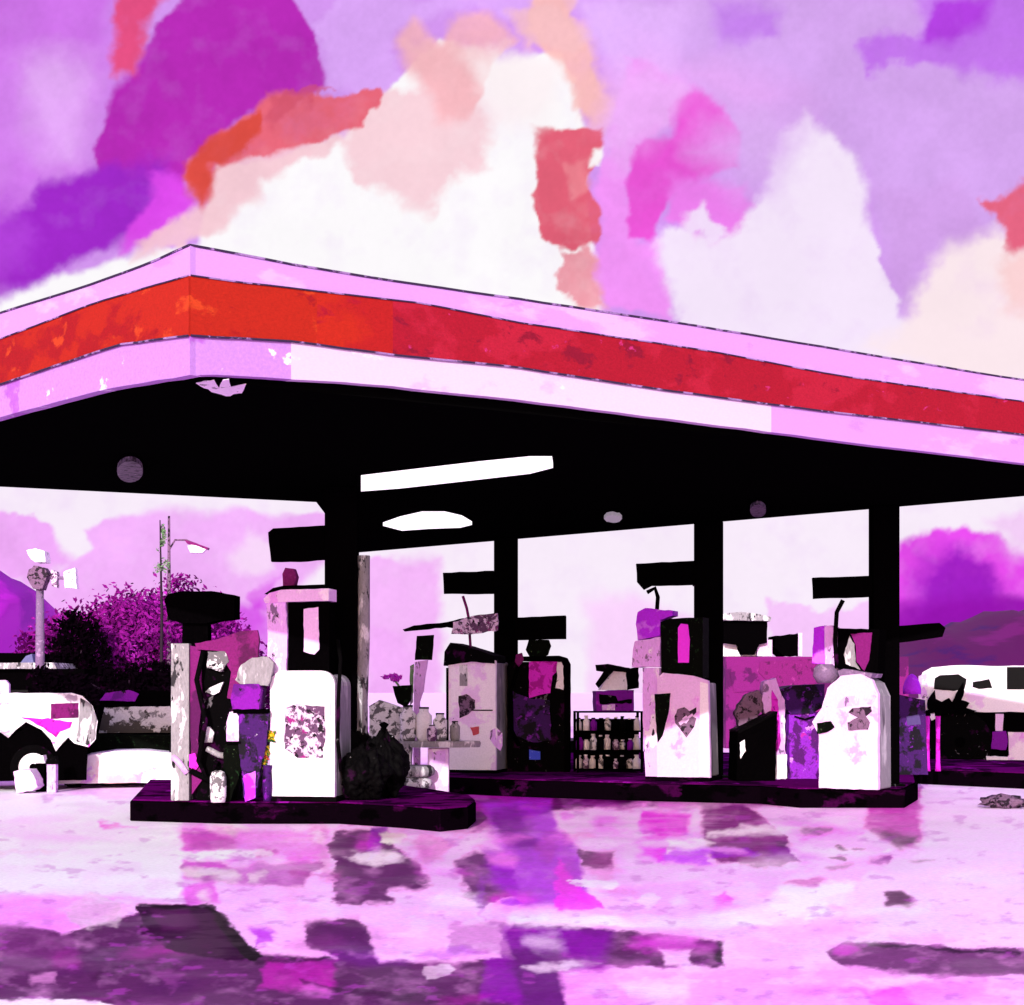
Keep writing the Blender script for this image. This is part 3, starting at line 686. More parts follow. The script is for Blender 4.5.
# P0 grey and purple pump at the left end
Y = 19.45; t = Thing('fuel_pump', 'dark pump with grey posts and black T shaped top at the left end', 'fuel pump', Y, 206, zpy(Y), -2, 'fuel pumps on the islands')
b0 = zpy(Y)
top = t.part('sign_top', black, t.plate([(168,600),(172,595),(185,592),(215,592),(238,596),(238,619),(222,621),(210,624),(186,624),(172,620)], -.2, .14, .3, 6), label='black rounded sign box on top')
t.part('neck', black, t.plate([(185,622),(210,622),(210,647),(184,647)], -.12, .08, .2, 6))
t.part('left_post', greyP, t.box(176,644,194,b0,-.26,.3))
t.part('purple_post', plum, t.plate([(194,646),(205,648),(206,700),(202,740),(206,b0-20),(196,b0-6),(194,700)], -.22, .28, .4, 6))
t.part('cabinet', blackg, t.plate([(205,650),(232,648),(240,664),(240,b0),(200,b0),(206,740)], -.19, .27, .4, 6))
t.part('hood', maroon, t.plate([(200,644),(222,640),(245,632),(262,631),(264,640),(262,662),(252,668),(246,688),(240,700),(232,698),(236,672),(226,652),(202,650)], -.27, -.21, .5, 5), label='curved maroon hood sweeping to the right')
t.part('nozzle', rustS, t.plate([(213,652),(230,652),(234,662),(226,672),(212,668)], -.28, -.2, .6, 4))
t.part('nozzle', rustS, t.plate([(228,682),(214,688),(210,692),(218,695),(224,692)], -.25, -.2, .4, 4))
t.part('meter', greyP, t.plate([(206,728),(214,726),(219,732),(217,742),(208,742)], -.25, -.2, .4, 4))
t.part('valve', magenta, t.plate([(192,754),(200,752),(204,764),(200,770),(194,766)], -.25, -.22, .5, 4))
for k, (a, b, c, d) in enumerate([(178,756,192,772),(196,770,222,782),(212,748,236,756)]):
    t.part('pipe', (lilacPost, blackg, greyP)[k], t.tube([(a,b,-.25),((a+c)/2,b+6,-.28),(c,d,-.26)], .035), bevel=0, smooth=True)
t.part('hose', blackg, t.tube([(208,652,-.25),(203,680,-.33),(212,720,-.34),(205,760,-.33),(213,780,-.28),(222,760,-.24)], .03), bevel=0, smooth=True)

# service bin
Y = 19.2; t = Thing('service_bin', 'purple service bin with rough grey dome top between two pumps', 'bin', Y, 254, zpy(Y), 0)
b0 = zpy(Y)
t.part('dome_lid', greyP, t.plate([(243,684),(238,680),(244,665),(255,658),(270,657),(276,663),(273,680),(270,686)], -.2, .2, .8, 4), bevel=.03)
t.part('purple_band', purple, t.plate([(237,684),(262,684),(264,690),(262,709),(236,709),(234,698)], -.24, .2, .4, 5), bevel=.02)
t.part('rim', black, t.box(236,709,271,713,-.22,.2))
t.part('tapered_body', indigo, t.plate([(240,713),(271,713),(268,745),(262,770),(258,b0-4),(246,b0-4),(243,760),(240,740)], -.18, .18, .6, 5), bevel=.015)
t.part('foot', violetl, t.plate([(246,775),(258,770),(258,b0-4),(248,b0)], -.2, -.185, .6, 4), bevel=.003)
t.part('side_bracket', blackgn, t.plate([(226,745),(240,735),(243,770),(232,b0),(224,b0)], -.14, .1, .7, 4))
Y = 19.1; t = Thing('water_jug', 'cream water jug against the purple service bin', 'jug', Y, 234, 741, 0)
t.part('jug_body', pinkw, t.plate([(228,722),(231,712),(236,711),(240,716),(240,741),(228,741)], -.1, .06, .3, 4), bevel=.02)
t.part('handle', greyP, t.tube([(229,722,-.02),(225,728,-.02),(229,736,-.02)], .01), bevel=0)
t.part('shelf', blackg, t.box(226,741,242,743,-.12,.3))
Y = 19.15; t = Thing('flower_bunch', 'small bunch of red, yellow and green flowers beside the arched white pump', 'flowers', Y, 268, zpy(Y), 0)
c = (0, -.05, t.z(748))
t.part('petals', confetti, g_leaves(c, (.09,.07,.22), 420, .028, 5), bevel=0)
t.part('vase', indigo, t.lathe(268, [(4,zpy(Y)),(5,785),(4,770),(5,765)], -.05), bevel=0, smooth=True)
Y = 19.2; t = Thing('oil_can', 'small round white can at the foot of the left pump', 'can', Y, 222, zpy(Y), 0)
t.part('can_body', rustS, t.lathe(222, [(7,zpy(Y)),(8,794),(8,776),(6,771),(2,769)], -.25), bevel=0, smooth=True)
t.part('can_cap', black, t.lathe(222, [(2.4,769),(2.4,765)], -.25), bevel=0)

# P2 white pump
Y = 25.9; t = Thing('fuel_pump', 'white pump with black roof and red spot in front of the slim pillar', 'fuel pump', Y, 476, zpy(Y), -15, 'fuel pumps on the islands', shift=7)
b0 = zpy(Y)
t.part('cabinet', white, t.plate(arch(446,660,495,b0-3,3), -.32, -.25, .2, 8), bevel=.015)
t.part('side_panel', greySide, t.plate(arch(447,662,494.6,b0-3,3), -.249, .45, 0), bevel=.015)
t.part('plinth', black, t.box(445,b0-3,496,b0,-.33,.46))
t.part('lid', blackg, t.plate([(442,666),(443,652),(449,643),(462,646),(494,656),(494,664),(470,662)], -.36, .3, .3, 5), label='slanted black lid')
t.part('display', greyP, t.box(458,665,466,686,-.327,-.318), bevel=.002)
t.part('keypad', smudge2, t.plate([(457,696),(465,694),(474,700),(474,708),(467,714),(458,718)], -.332, -.321, .6, 3), bevel=0)
t.part('slot', black, t.box(463,709.4,492,710.6,-.33,-.321), bevel=0)
t.part('red_badge', redL, t.plate([(469,727),(478,726),(478,733),(472,735)], -.332, -.321, .4, 3), bevel=0)
t.part('pink_badge', lilacPost, t.plate([(490,730),(496,727),(502,732),(502,745),(500,750),(494,745),(489,738)], -.332, -.321, .3, 3), bevel=0)
t.part('corner_strip', black, t.box(444,668,446.5,b0-3,-.33,-.02), bevel=.003)
arm = t.part('hose_boom', black, t.plate([(394,629),(406,625),(440,622),(468,616),(494,613),(494,626),(462,631),(440,627),(408,630),(396,631)], -.12, -.06, .4, 6), label='long black boom reaching left')
t.part('boom_wrap', smudge, t.plate([(448,622),(466,617),(494,614),(494,631),(470,634),(446,634)], -.16, -.121, .8, 4), bevel=0, parent=arm)
t.part('boom_post', maroon, t.tube([(456,596,-.05),(460,608,-.05),(462,618,-.05),(464,648,-.05)], .022), bevel=0)

# P3 black pump
Y = 26.2; t = Thing('fuel_pump', 'black pump with magenta display and blue label right of the slim pillar', 'fuel pump', Y, 540, zpy(Y), -4, 'fuel pumps on the islands')
b0 = zpy(Y)
t.part('cabinet', blackg, t.plate(arch(508,662,566,b0,6), -.2, .3, .2, 8), bevel=.01)
t.part('outer_frame', black, t.plate([(514,657),(560,656),(567,658),(570,664),(570,b0),(565,b0),(565,668),(562,662),(514,661)], -.28, .34, .2, 8), bevel=.006)
t.part('display', magenta, t.plate([(530,662),(558,661),(557,672),(553,676),(551,693),(540,695),(530,698)], -.24, -.205, .4, 4), bevel=.003, label='magenta cloth like display')
t.part('pale_window', whiteP, t.plate([(555,662),(564,662),(564,690),(556,688),(558,675)], -.226, -.203, .5, 4), bevel=0)
t.part('streaked_panel', indigo, t.plate([(512,690),(530,698),(550,700),(552,740),(534,742),(514,735)], -.226, -.203, .8, 5), bevel=0)
t.part('blue_label', blueL, t.plate([(530,749),(541,751),(541,759),(530,759)], -.23, -.203, .2, 4), bevel=0, label='small blue label')
t.part('sign_top', black, t.plate([(515,620),(516,618),(566,616),(566,639),(517,640)], -.2, .16, .3, 8), label='black sign box on top')
t.part('neck', blackgn, t.plate([(529,640),(549,640),(551,646),(548,655),(540,658),(530,657),(526,650)], -.1, .1, .3, 4))
t.part('nozzle', maroon, t.plate([(517,655),(523,653),(525,660),(520,667),(516,662)], -.3, -.2, .4, 4))
t.part('hose', black, t.tube([(520,664,-.24),(512,690,-.28),(513,730,-.3),(520,745,-.26)], .03), bevel=0, smooth=True)

# P4 heart emblem pump
Y = 23.6; t = Thing('fuel_pump', 'pink and white pump with a dark heart shaped emblem', 'fuel pump', Y, 676, zpy(Y), -20, 'fuel pumps on the islands', shift=8)
b0 = zpy(Y)
t.part('cabinet', pinkw, t.plate([(654,b0-4),(654,678),(660,673),(690,676),(706,681),(708,b0-4)], -.30, -.22, .3, 8), bevel=.02)
t.part('side_panel', greySide, t.plate([(656,b0-4),(656,680),(702,683),(705,b0-4)], -.219, .40, 0), bevel=.02)
t.part('plinth', kerbF, t.box(642,b0-4,708,b0,-.31,.46))
t.part('corner_strip', white, t.plate([(698,682),(706,684),(707,b0-5),(697,b0-5)], -.318, -.302, .2, 8), bevel=.004)
t.part('left_post', lilacPost, t.plate([(638,668),(655,668),(655,b0-4),(641,b0-4),(638,720)], -.24, .05, .3, 8))
t.part('hose_holster', blackgn, t.plate([(652,694),(668,693),(666,712),(660,735),(655,742),(653,720)], -.325, -.302, .3, 5), bevel=.004)
em_ = t.part('heart_emblem', smudge2, t.plate([(672,716),(675,709),(682,707),(687,711),(694,707),(694,712),(690,716),(694,718),(692,726),(684,737),(678,729),(673,723)], -.312, -.302, .5, 3), bevel=0, label='dark heart shaped emblem with pale marks')
t.part('emblem_swirl', pinkw, t.plate([(680,718),(684,715),(687,719),(684,723),(681,722)], -.316, -.3125, .2, 2), bevel=0, parent=em_)
t.part('emblem_stroke', pinkw, t.plate([(676,722),(690,713),(691,715),(678,725)], -.316, -.3125, .2, 2), bevel=0, parent=em_)
hb = t.part('head_box', blackgn, t.plate([(655,622),(664,619),(698,618),(698,678),(672,674),(656,674)], -.16, .2, .3, 6), label='black green head box')
t.part('magenta_window', magB, t.plate([(673,628),(676,624),(683,625),(685,640),(684,663),(673,663)], -.175, -.161, .2, 5), bevel=.003, parent=hb)
t.part('violet_box', violetl, t.plate([(632,612),(640,608),(655,610),(668,611),(668,616),(655,620),(655,636),(632,640),(630,624)], -.2, .1, .5, 4))
t.part('lilac_box', lilacPost, t.plate([(629,641),(655,637),(655,667),(626,667),(627,650)], -.2, .1, .5, 5))
t.part('hose', black, t.tube([(640,592,-.1),(648,588,-.1),(651,597,-.1),(650,610,-.1)], .03), bevel=0, smooth=True)

# P6 pink pump with grey side
Y = 21.7; t = Thing('fuel_pump', 'pink pump with rounded shoulders, grey side and framed purple head', 'fuel pump', Y, 852, zpy(Y), -31, 'fuel pumps on the islands', shift=11)
b0 = zpy(Y)
t.part('cabinet', pinkw, t.plate([(815,b0),(815,735),(808,722),(818,708),(824,688),(838,676),(858,674),(870,680),(876,694),(876,b0)], -.32, -.24, .4, 6), bevel=.02)
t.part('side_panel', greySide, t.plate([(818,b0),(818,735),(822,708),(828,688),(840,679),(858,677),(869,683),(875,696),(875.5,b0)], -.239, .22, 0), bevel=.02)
t.part('lid', greyT, t.plate([(834,671),(840,669),(870,674),(868,678),(836,677)], -.3, .1, .3, 5))
t.part('print_panel', smudge2, t.plate([(846,712),(850,708),(869,706),(870,711),(864,716),(868,722),(866,729),(846,730),(845,722),(856,717)], -.332, -.322, .5, 3), bevel=0)
t.part('faded_label', lilacPost, t.plate([(842,697),(857,695),(857,704),(834,708),(836,702)], -.328, -.322, .4, 4), bevel=0)
t.part('hose_rest', blackgn, t.plate([(814,723),(828,721),(832,727),(824,732),(814,734)], -.36, -.322, .4, 4))
hb = t.part('head_frame', black, t.plate([(829,628),(872,630),(870,673),(846,673),(829,668)], -.12, .16, .3, 6))
t.part('purple_window', plum, t.plate([(843,634),(865,633),(862,660),(857,671),(849,662),(848,645)], -.135, -.121, .4, 4), bevel=0, parent=hb)
t.part('pale_crack', greyP, t.plate([(842,636),(847,644),(848,662),(853,670),(838,664),(836,655)], -.140, -.136, .5, 3), bevel=0, parent=hb)
t.part('violet_post', violetl, t.plate([(803,627),(815,625),(815,664),(801,663)], -.1, .1, .4, 5))
t.part('pink_post', lilacPost, t.plate([(815,626),(822,625),(828,630),(828,670),(816,672)], -.12, .1, .4, 5))
t.part('hose', blackg, t.tube([(834,600,-.1),(828,612,-.12),(827,640,-.15),(829,668,-.15)], .03), bevel=0, smooth=True)
t.part('meter', greyT, t.lathe(816, [(8,664),(12,668),(13,676),(9,683)], -.1), bevel=0, smooth=True)

# ------------------------------------------------------------------ goods between the pumps
def rack(Y, x0, x1, y0, y1, label):
    t = Thing('goods_rack', label, 'rack', Y, (x0+x1)/2, y1, 5)
    posts = [x0, (x0+x1*2)/3, x1]
    for p in (x0, x1):
        for yy in (-.2, .2):
            t.part('post', black, t.box(p-1.2, y0, p+1.2, y1, yy-.02, yy+.02), bevel=.002)
    for q in np.linspace(y0, y1-3, 4):
        t.part('shelf', black, t.box(x0, q, x1, q+1.6, -.22, .22), bevel=.002)
    t.part('back_panel', blackg, t.box(x0, y0+8, x1, y1-2, .2, .215), bevel=0)
    return t
Yr = 26.0; br_ = zpy(Yr)
rk = rack(Yr, 576, 640, 711, br_, 'black shelf rack crammed with pale cans and bottles')
levels = [float(q) for q in np.linspace(712, br_-3, 4)]
rng = random.Random(3); k = 0
pos = ['front of the', 'middle of the', 'end of the']
for li in range(1, 4):
    ybot = levels[li]; hmax = levels[li]-levels[li-1]-3
    for c in np.linspace(579, 637, 9):
        w = rng.uniform(2.6, 4.0); h = hmax*rng.uniform(.6,1.0)
        tt = Thing('bottle', 'pale worn bottle on the black shelf rack between the pumps', 'bottle', Yr-.1, c+rng.uniform(-.8,.8), ybot, 0, 'bottles on the black shelf rack')
        tt.e.location.z += .002
        m = rng.choice([rustS, blackg, smudge, whiteP, whiteP, black, purple])
        tt.part('bottle_body', m, tt.lathe(tt.px, [(w,ybot),(w,ybot-h*.65),(w*.5,ybot-h*.8),(w*.5,ybot-h*.9)], rng.uniform(-.12,.12), 10), bevel=0, smooth=True)
        tt.part('bottle_cap', rng.choice([black, white]), tt.lathe(tt.px, [(w*.6,ybot-h*.9),(w*.6,ybot-h)], 0, 8), bevel=0)
Y = 26.0; t = Thing('crate', 'violet crate standing on top of the black shelf rack', 'crate', Y, 612, 712, 5)
t.part('crate_box', purple, t.plate([(594,691),(632,690),(632,712),(595,712)], -.2, .2, .6, 5))
t.part('crate_slot', blackg, t.plate([(597,694),(614,696),(616,701),(630,699),(630,703),(598,704)], -.21, -.203, .6, 3), bevel=0)
t.part('crate_label', lilacPost, t.plate([(600,705),(613,704),(613,710),(600,710)], -.21, -.203, .4, 3), bevel=0)
Y = 26.0; t = Thing('hand_pump', 'pale hand pump with dark crank on the violet crate', 'hand pump', Y, 612, 690, 5)
t.part('drum', whiteP, t.plate([(599,690),(604,676),(612,671),(625,671),(626,690)], -.12, .12, .5, 4), bevel=.01)
t.part('crank', blackg, t.plate([(594,665),(606,664),(628,668),(630,673),(612,671),(604,680),(597,688),(594,684),(602,672),(595,671)], -.18, -.125, .3, 4), bevel=.004)
t.part('bracket', black, t.plate([(624,669),(638,667),(638,688),(626,690)], -.1, .1, .5, 4))

# table, jars, plant
Y = 23.2; zt = 743; bt = HY+EYE*F/Y
t = Thing('pedestal_table', 'round grey table on a pink post in front of the white pump', 'table', Y, 438, bt, 0)
t.part('tabletop', greyP, g_lathe([(42*t.k, t.z(747)),(43*t.k, t.z(743)),(42*t.k, t.z(741))], 0, 0, 28, .45), bevel=0)
t.part('pedestal', pinkw, t.box(428,748,449,bt-1,-.12,.12), label='pink square pedestal')
t.part('pedestal_patch', lilacPost, t.plate([(432,752),(446,750),(446,763),(433,762)], -.128, -.121, .3, 3), bevel=0)
t.part('foot', greyT, g_box(-.25,-.2,0,.25,.2,.02))
tb = 741
def pot(cx, yb, w, h, mat, nm, label, dy=0, prof=None, cap=None):
    q = Thing(nm, label, {'glass_jar':'jar','flower_pot':'plant'}.get(nm, nm.replace('_',' ')), Y+dy, cx, yb, 0, 'glass jars on the round table' if nm == 'glass_jar' else None)
    pr = prof or [(w*.8,yb),(w,yb-h*.15),(w,yb-h*.75),(w*.6,yb-h*.85),(w*.6,yb-h*.95)]
    q.part('jar_body' if nm == 'glass_jar' else 'pot', mat, q.lathe(cx, pr, 0, 14), bevel=0, smooth=True)
    q.part('lid' if nm == 'glass_jar' else 'soil', cap or blackg, q.lathe(cx, [(w*.62,yb-h*.95),(w*.62,yb-h)], 0, 12), bevel=0)
    return q
pot(408, tb, 8, 36, rustS, 'glass_jar', 'wide smeared jar at the left edge of the round table')
pot(424, tb, 8, 34, whiteP, 'glass_jar', 'tall pale jar beside the pink sign post')
pot(440, tb, 7, 28, rustS, 'glass_jar', 'squat smeared jar in the middle of the round table')
pot(455, tb, 5, 20, greyP, 'glass_jar', 'small grey jar toward the right of the round table', .05)
pot(432, tb, 5, 16, smudge, 'glass_jar', 'lowest front jar on the round table', -.25)
q = Thing('flower_pot', 'magenta flowers in a dark green pot standing left above the round table', 'plant', Y+.3, 400, 707, 0)
q.part('pot', blackgn, q.plate([(393,686),(412,685),(411,700),(406,707),(398,703)], -.1, .1, .4, 4))
q.part('flowers', flowerM, g_leaves((q.x(392),0,q.z(678)), (.17,.12,.08), 260, .03, 8), bevel=0)
q.part('stem', leafG, q.tube([(399,686,0),(396,682,0),(392,678,0)], .015), bevel=0)
q = Thing('display_plinth', 'pale mottled plinth under the dark green flower pot', 'plinth', Y+.35, 386, HY+EYE*F/(Y+.35), 0)
q.part('plinth_block', rustS, q.plate([(370,HY+EYE*F/(Y+.35)),(370,706),(380,700),(400,707),(412,707),(412,HY+EYE*F/(Y+.35))], -.15, .15, .5, 6))
q = Thing('small_sign', 'small black box sign on a lilac post behind the round table', 'sign', Y+.6, 425, HY+EYE*F/(Y+.6), 0)
q.part('board', blackgn, q.plate([(417,636),(434,635),(432,660),(415,660)], -.06, .06, .3, 5))
q.part('post', lilacPost, q.plate([(415,662),(428,660),(424,690),(420,702),(421,HY+EYE*F/(Y+.6)),(413,HY+EYE*F/(Y+.6)),(414,690)], -.04, .04, .3, 7))
q.part('green_edge', leafG, q.plate([(410,666),(414,664),(413,702),(410,706)], -.03, .03, .4, 5))
# stacked tyres
for i, (cy, lab) in enumerate([(0,'lowest grey tyre of the stack beside the pink pedestal'),(1,'middle grey tyre of the stack beside the pink pedestal'),(2,'top grey tyre of the stack beside the pink pedestal')]):
    Yt = 22.9; bt2 = HY+EYE*F/Yt
    e = Thing('tyre', lab, 'tyre', Yt, 414+[0,-2,1][i], bt2, 0, 'stacked tyres beside the round table'); e.e.location.z = .003+cy*.163
    Vv, Ff = [], []
    for a in range(28):
        for b in range(10):
            A1, B1 = 2*math.pi*a/28, 2*math.pi*b/10
            rr = .19+.085*math.cos(B1); Vv.append((rr*math.cos(A1), rr*math.sin(A1), .08+.08*math.sin(B1)))
            Ff.append((a*10+b, a*10+(b+1) % 10, ((a+1) % 28)*10+(b+1) % 10, ((a+1) % 28)*10+b))
    e.part('rubber', (blackg, rustS, greyP)[i], (Vv, Ff), bevel=0, smooth=True)
bagm = paint('torn_black_plastic', (5,4,5), [((40,6,40), 5, .60, .05), ((190,186,190), 16, .70, .02)], spec=.05, vary=.3)
def bag(px, Yb, w, h, label, seed, zb=ISL):
    t = Thing('rubbish_bag', label, 'bag', Yb, px, zpy(Yb, zb), 0, 'black rubbish bags by the nearest pillar')
    bm = bmesh.new(); bmesh.ops.create_icosphere(bm, subdivisions=5, radius=1)
    for v in bm.verts:
        n = mnoise.noise(v.co*2.1+Vector((seed,0,0)))*.28+mnoise.noise(v.co*6+Vector((0,seed,0)))*.14+mnoise.noise(v.co*17+Vector((0,0,seed)))*.07
        s = 1+n; z = v.co.z
        pinch = 1 if z < .3 else max(.16, 1-(z-.3)*1.15)
        v.co = Vector((v.co.x*w/2*s*pinch, v.co.y*w/2*s*pinch, max(0, (z*.5*s+.5)*h)))
    V = [tuple(v.co) for v in bm.verts]; Fc = [tuple(v.index for v in f.verts) for f in bm.faces]; bm.free()
    t.part('sack', bagm, (V, Fc), bevel=0, smooth=True)
    t.part('knot', black, g_lathe([(.03,h*.93),(.02,h),(.06,h+.05),(.01,h+.08)], 0, 0, 8), bevel=0)
    return t
bag(364, 19.35, .55, .66, 'front black rubbish bag at the foot of the nearest pillar', 1.3)
bag(384, 19.75, .52, .80, 'tall black rubbish bag behind, on the pump side of the round table', 4.1)
bag(360, 20.1, .42, .92, 'narrow tall black rubbish bag against the grey drainpipe', 7.7)

# black leaning bin and posts between pump 4 and 6
Y = 23.6; b0 = zpy(Y)
t = Thing('litter_bin', 'black slant topped litter bin right of the heart emblem pump', 'bin', Y, 752, b0, 6)
t.part('bin_body', black, t.plate([(732,b0),(733,732),(745,727),(760,720),(773,714),(771,b0)], -.25, .25, .4, 6), bevel=.012)
t.part('shine_label', whiteP, t.plate([(735,742),(740,739),(741,750),(736,758)], -.257, -.2505, .5, 3), bevel=0)
t.part('lid', blackg, t.plate([(733,730),(745,725),(773,711),(773,714),(760,720),(745,728),(734,733)], -.27, .27, .2, 6), bevel=.006)
t = Thing('sack_heap', 'dark lumpy sack lying on the slant topped litter bin', 'sack', Y+.3, 748, 724, 0)
t.part('sack', smudge2, t.plate([(734,712),(740,702),(746,694),(758,690),(762,700),(760,712),(752,722),(738,727)], -.12, .12, .9, 3), bevel=.03)
Y = 23.9; b0 = zpy(Y)
t = Thing('display_post', 'pink and magenta painted post behind the litter bin', 'post', Y, 772, b0, 4)
t.part('shaft', lilacPost, t.plate([(760,700),(762,682),(774,678),(778,690),(783,700),(784,b0),(772,b0),(770,760),(764,720)], -.12, .1, .6, 4), bevel=.01)
t.part('magenta_stripe', magenta, t.plate([(770,690),(776,700),(779,740),(775,752),(770,745),(769,710)], -.128, -.1205, .5, 4), bevel=0)
t.part('worn_foot', whiteP, t.plate([(771,755),(785,754),(785,b0-1),(771,b0-1)], -.131, -.1205, .4, 4), bevel=0)
Y = 24.2; b0 = zpy(Y)
t = Thing('ice_box', 'indigo and violet ice chest left of the pink pump', 'chest', Y, 798, b0, 3)
t.part('lid', indigo, t.plate([(774,690),(786,686),(820,684),(820,706),(808,713),(786,714),(776,702)], -.3, .3, .5, 5), bevel=.015)
t.part('chest_body', paint('mottled_violet', (150,40,200), [((88,20,110), 5, .50, .04), ((226,150,240), 6, .60, .03), ((190,40,170), 4, .64, .03)], vary=.2), t.plate([(785,714),(816,712),(816,b0),(786,b0)], -.26, .26, .4, 5), bevel=.01)
t.part('handle', blackg, t.tube([(790,716,-.28),(800,719,-.31),(810,716,-.28)], .012), bevel=0)

# right: violet bin with dome
Y = 25.4; b0 = zpy(Y)
t = Thing('domed_bin', 'dark violet bin with bright violet dome beside the rightmost pillar', 'bin', Y, 908, b0, -6)
t.part('bin_body', indigo, t.plate([(888,b0),(888,700),(895,694),(922,700),(925,b0)], -.3, .3, .3, 6), bevel=.02)
t.part('dome', violetl, t.lathe(911, [(9,694),(9,688),(7,681),(4,676),(1,674)], -.1, 16), bevel=0, smooth=True)
t.part('blue_vent', paint('slate_violet', (84,66,120), vary=.1), t.plate([(904,716),(916,714),(918,724),(905,725)], -.308, -.3005, .4, 3), bevel=0)
for a, lab in ((927.5,'left of two thin magenta posts before the white van'),(938,'right of two thin magenta posts before the white van')):
    Y = 26.2; t = Thing('slim_post', lab, 'post', Y, a, zpy(Y), 0, 'thin magenta posts before the van')
    t.part('shaft', magenta, t.lathe(a, [(3,zpy(Y)),(2.2,760),(2.0,735),(2.6,716)], 0, 10), bevel=0, smooth=True)
    t.part('cap', black, t.lathe(a, [(3.2,716),(3.2,712),(1,710)], 0, 10), bevel=0)

# ------------------------------------------------------------------ vehicles
def wheel(parent, x, y, r, w, mat_rim=greyP, side=-1):
    def cyl(r0, r1, ya, yb, seg=28):
        V, Fc = [], []
        for yy in (ya, yb):
            for k in range(seg):
                a = 2*math.pi*k/seg; V.append((x+r0*math.cos(a), yy, r+r0*math.sin(a)))
        for k in range(seg): Fc.append((k, (k+1) % seg, seg+(k+1) % seg, seg+k))
        Fc += [tuple(range(seg)), tuple(seg+k for k in range(seg))]
        return V, Fc
    w_ = mesh_obj('wheel', *cyl(r, 0, y-w/2, y+w/2), blackg, parent, .03)
    mesh_obj('rim', *cyl(r*.6, 0, y+side*(w/2+.004)-.01, y+side*(w/2+.004)+.01), mat_rim, w_, .006)
    mesh_obj('hub', *cyl(r*.16, 0, y+side*(w/2+.03)-.015, y+side*(w/2+.03)+.015), black, w_, .004)
    return w_
def arc(cx, r, n=9, z=.0):
    return [(cx-r*math.cos(math.pi*k/n), z+r*math.sin(math.pi*k/n)) for k in range(n+1)]
pinkBody = paint('faded_pink_bodywork', (252,244,252), [((238,180,186), 1.1, .56, .08), ((226,160,246), 2.0, .60, .04), ((196,190,196), 4, .66, .05)], rough=.45, spec=.3, vary=.04, bump=0)
greyBody = paint('white_grey_bodywork', (250,246,250), [((170,150,172), 1.4, .54, .03), ((214,40,196), 1.5, .60, .03)], rough=.45, spec=.3, vary=.05, bump=0)
# left: high white and grey van, side on, its tail towards the pumps
Y = 25.2; b0 = HY+EYE*F/Y
t = Thing('parked_van', 'white and grey van with black lower body at the left edge', 'van', Y, 0, b0, 15)
t.part('body', greyBody, t.plate([(-290,694),(70,693),(80,696),(90,706),(95,722),(93,740),(86,748),(72,744),(66,738),(60,744),(54,752),(49,740),(40,730),(25,722),(15,730),(8,738),(-6,728),(-290,730)], .0, 1.7, .5, 8), bevel=.04)
t.part('grey_tail', greyP, t.plate([(78,698),(88,704),(94,720),(92,740),(85,746),(74,742),(76,724)], -.012, 1.712, .5, 5), bevel=.004, label='grey rounded rear corner')
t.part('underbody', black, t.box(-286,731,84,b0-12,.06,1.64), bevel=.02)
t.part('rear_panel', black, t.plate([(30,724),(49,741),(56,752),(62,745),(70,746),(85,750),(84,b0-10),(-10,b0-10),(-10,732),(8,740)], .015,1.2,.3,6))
t.part('side_window', maroon, t.plate([(49,704),(76,703),(76,718),(49,719)], -.01, .02, .3, 5), bevel=.003, label='small maroon rear side window')
t.part('side_window', maroon, t.box(-110,703,-40,719,-.01,.02), bevel=.003)
t.part('roof_box', pinkw, t.plate([(-60,694),(-60,678),(5,680),(8,684),(8,694)], .3, 1.2, .4, 6))
t.part('magenta_streak', magenta, t.plate([(20,717),(50,719),(70,722),(68,728),(58,732),(54,738),(42,728)], -.008, -.001, .8, 4), bevel=0)
for xx in (-215, 32):
    for yy in (.12, 1.58): wheel(t.e, t.x(xx), yy, .35, .22, whiteP, -1 if yy < 1 else 1)
# centre left: dark car with pale bonnet, nose to the camera
Y = 26.0; b0 = HY+EYE*F/Y
t = Thing('parked_car', 'dark roofed car with bulging pinkish white bonnet facing the forecourt', 'car', Y, 122, b0, 12)
t.part('bonnet', pinkBody, t.plate([(60,b0-5),(60,780),(66,770),(75,762),(90,755),(115,751),(150,751),(176,754),(186,762),(190,775),(189,b0-5)], 0, 1.15, .3, 7), bevel=.12)
t.part('rear_body', black, t.box(64,744,188,b0-12,1.16,4.1), bevel=.05)
t.part('cowl', blackgn, t.plate([(90,752),(96,736),(182,737),(188,752)], .9, 1.3, .3, 7))
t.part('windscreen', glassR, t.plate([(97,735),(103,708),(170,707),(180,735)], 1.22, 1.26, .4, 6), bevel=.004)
t.part('cabin', black, t.plate([(88,744),(99,702),(106,694),(128,690),(168,691),(178,700),(190,744)], 1.262, 3.1, .3, 7), bevel=.04)
t.part('roof_sheen', purple, t.plate([(98,701),(104,693),(128,690),(138,694),(134,702)], 1.2, 1.258, .5, 4), bevel=.003, label='violet reflection painted along the roof edge')  # roof reflection built as a violet plate
t.part('bumper', black, t.box(66,b0-7,186,b0-3,.03,.3), bevel=.01)
for xx, sd in ((70,-1),(180,1)):
    t.part('headlight', lampoff, t.plate([(xx-6,771),(xx+6,770),(xx+6,777),(xx-5,778)], -.012, .1, .2, 3), bevel=.004)
    t.part('door_mirror', black, t.plate([(xx+sd*10-5,741),(xx+sd*10+5,740),(xx+sd*10+5,747),(xx+sd*10-4,747)], 1.3, 1.4, .2, 3))
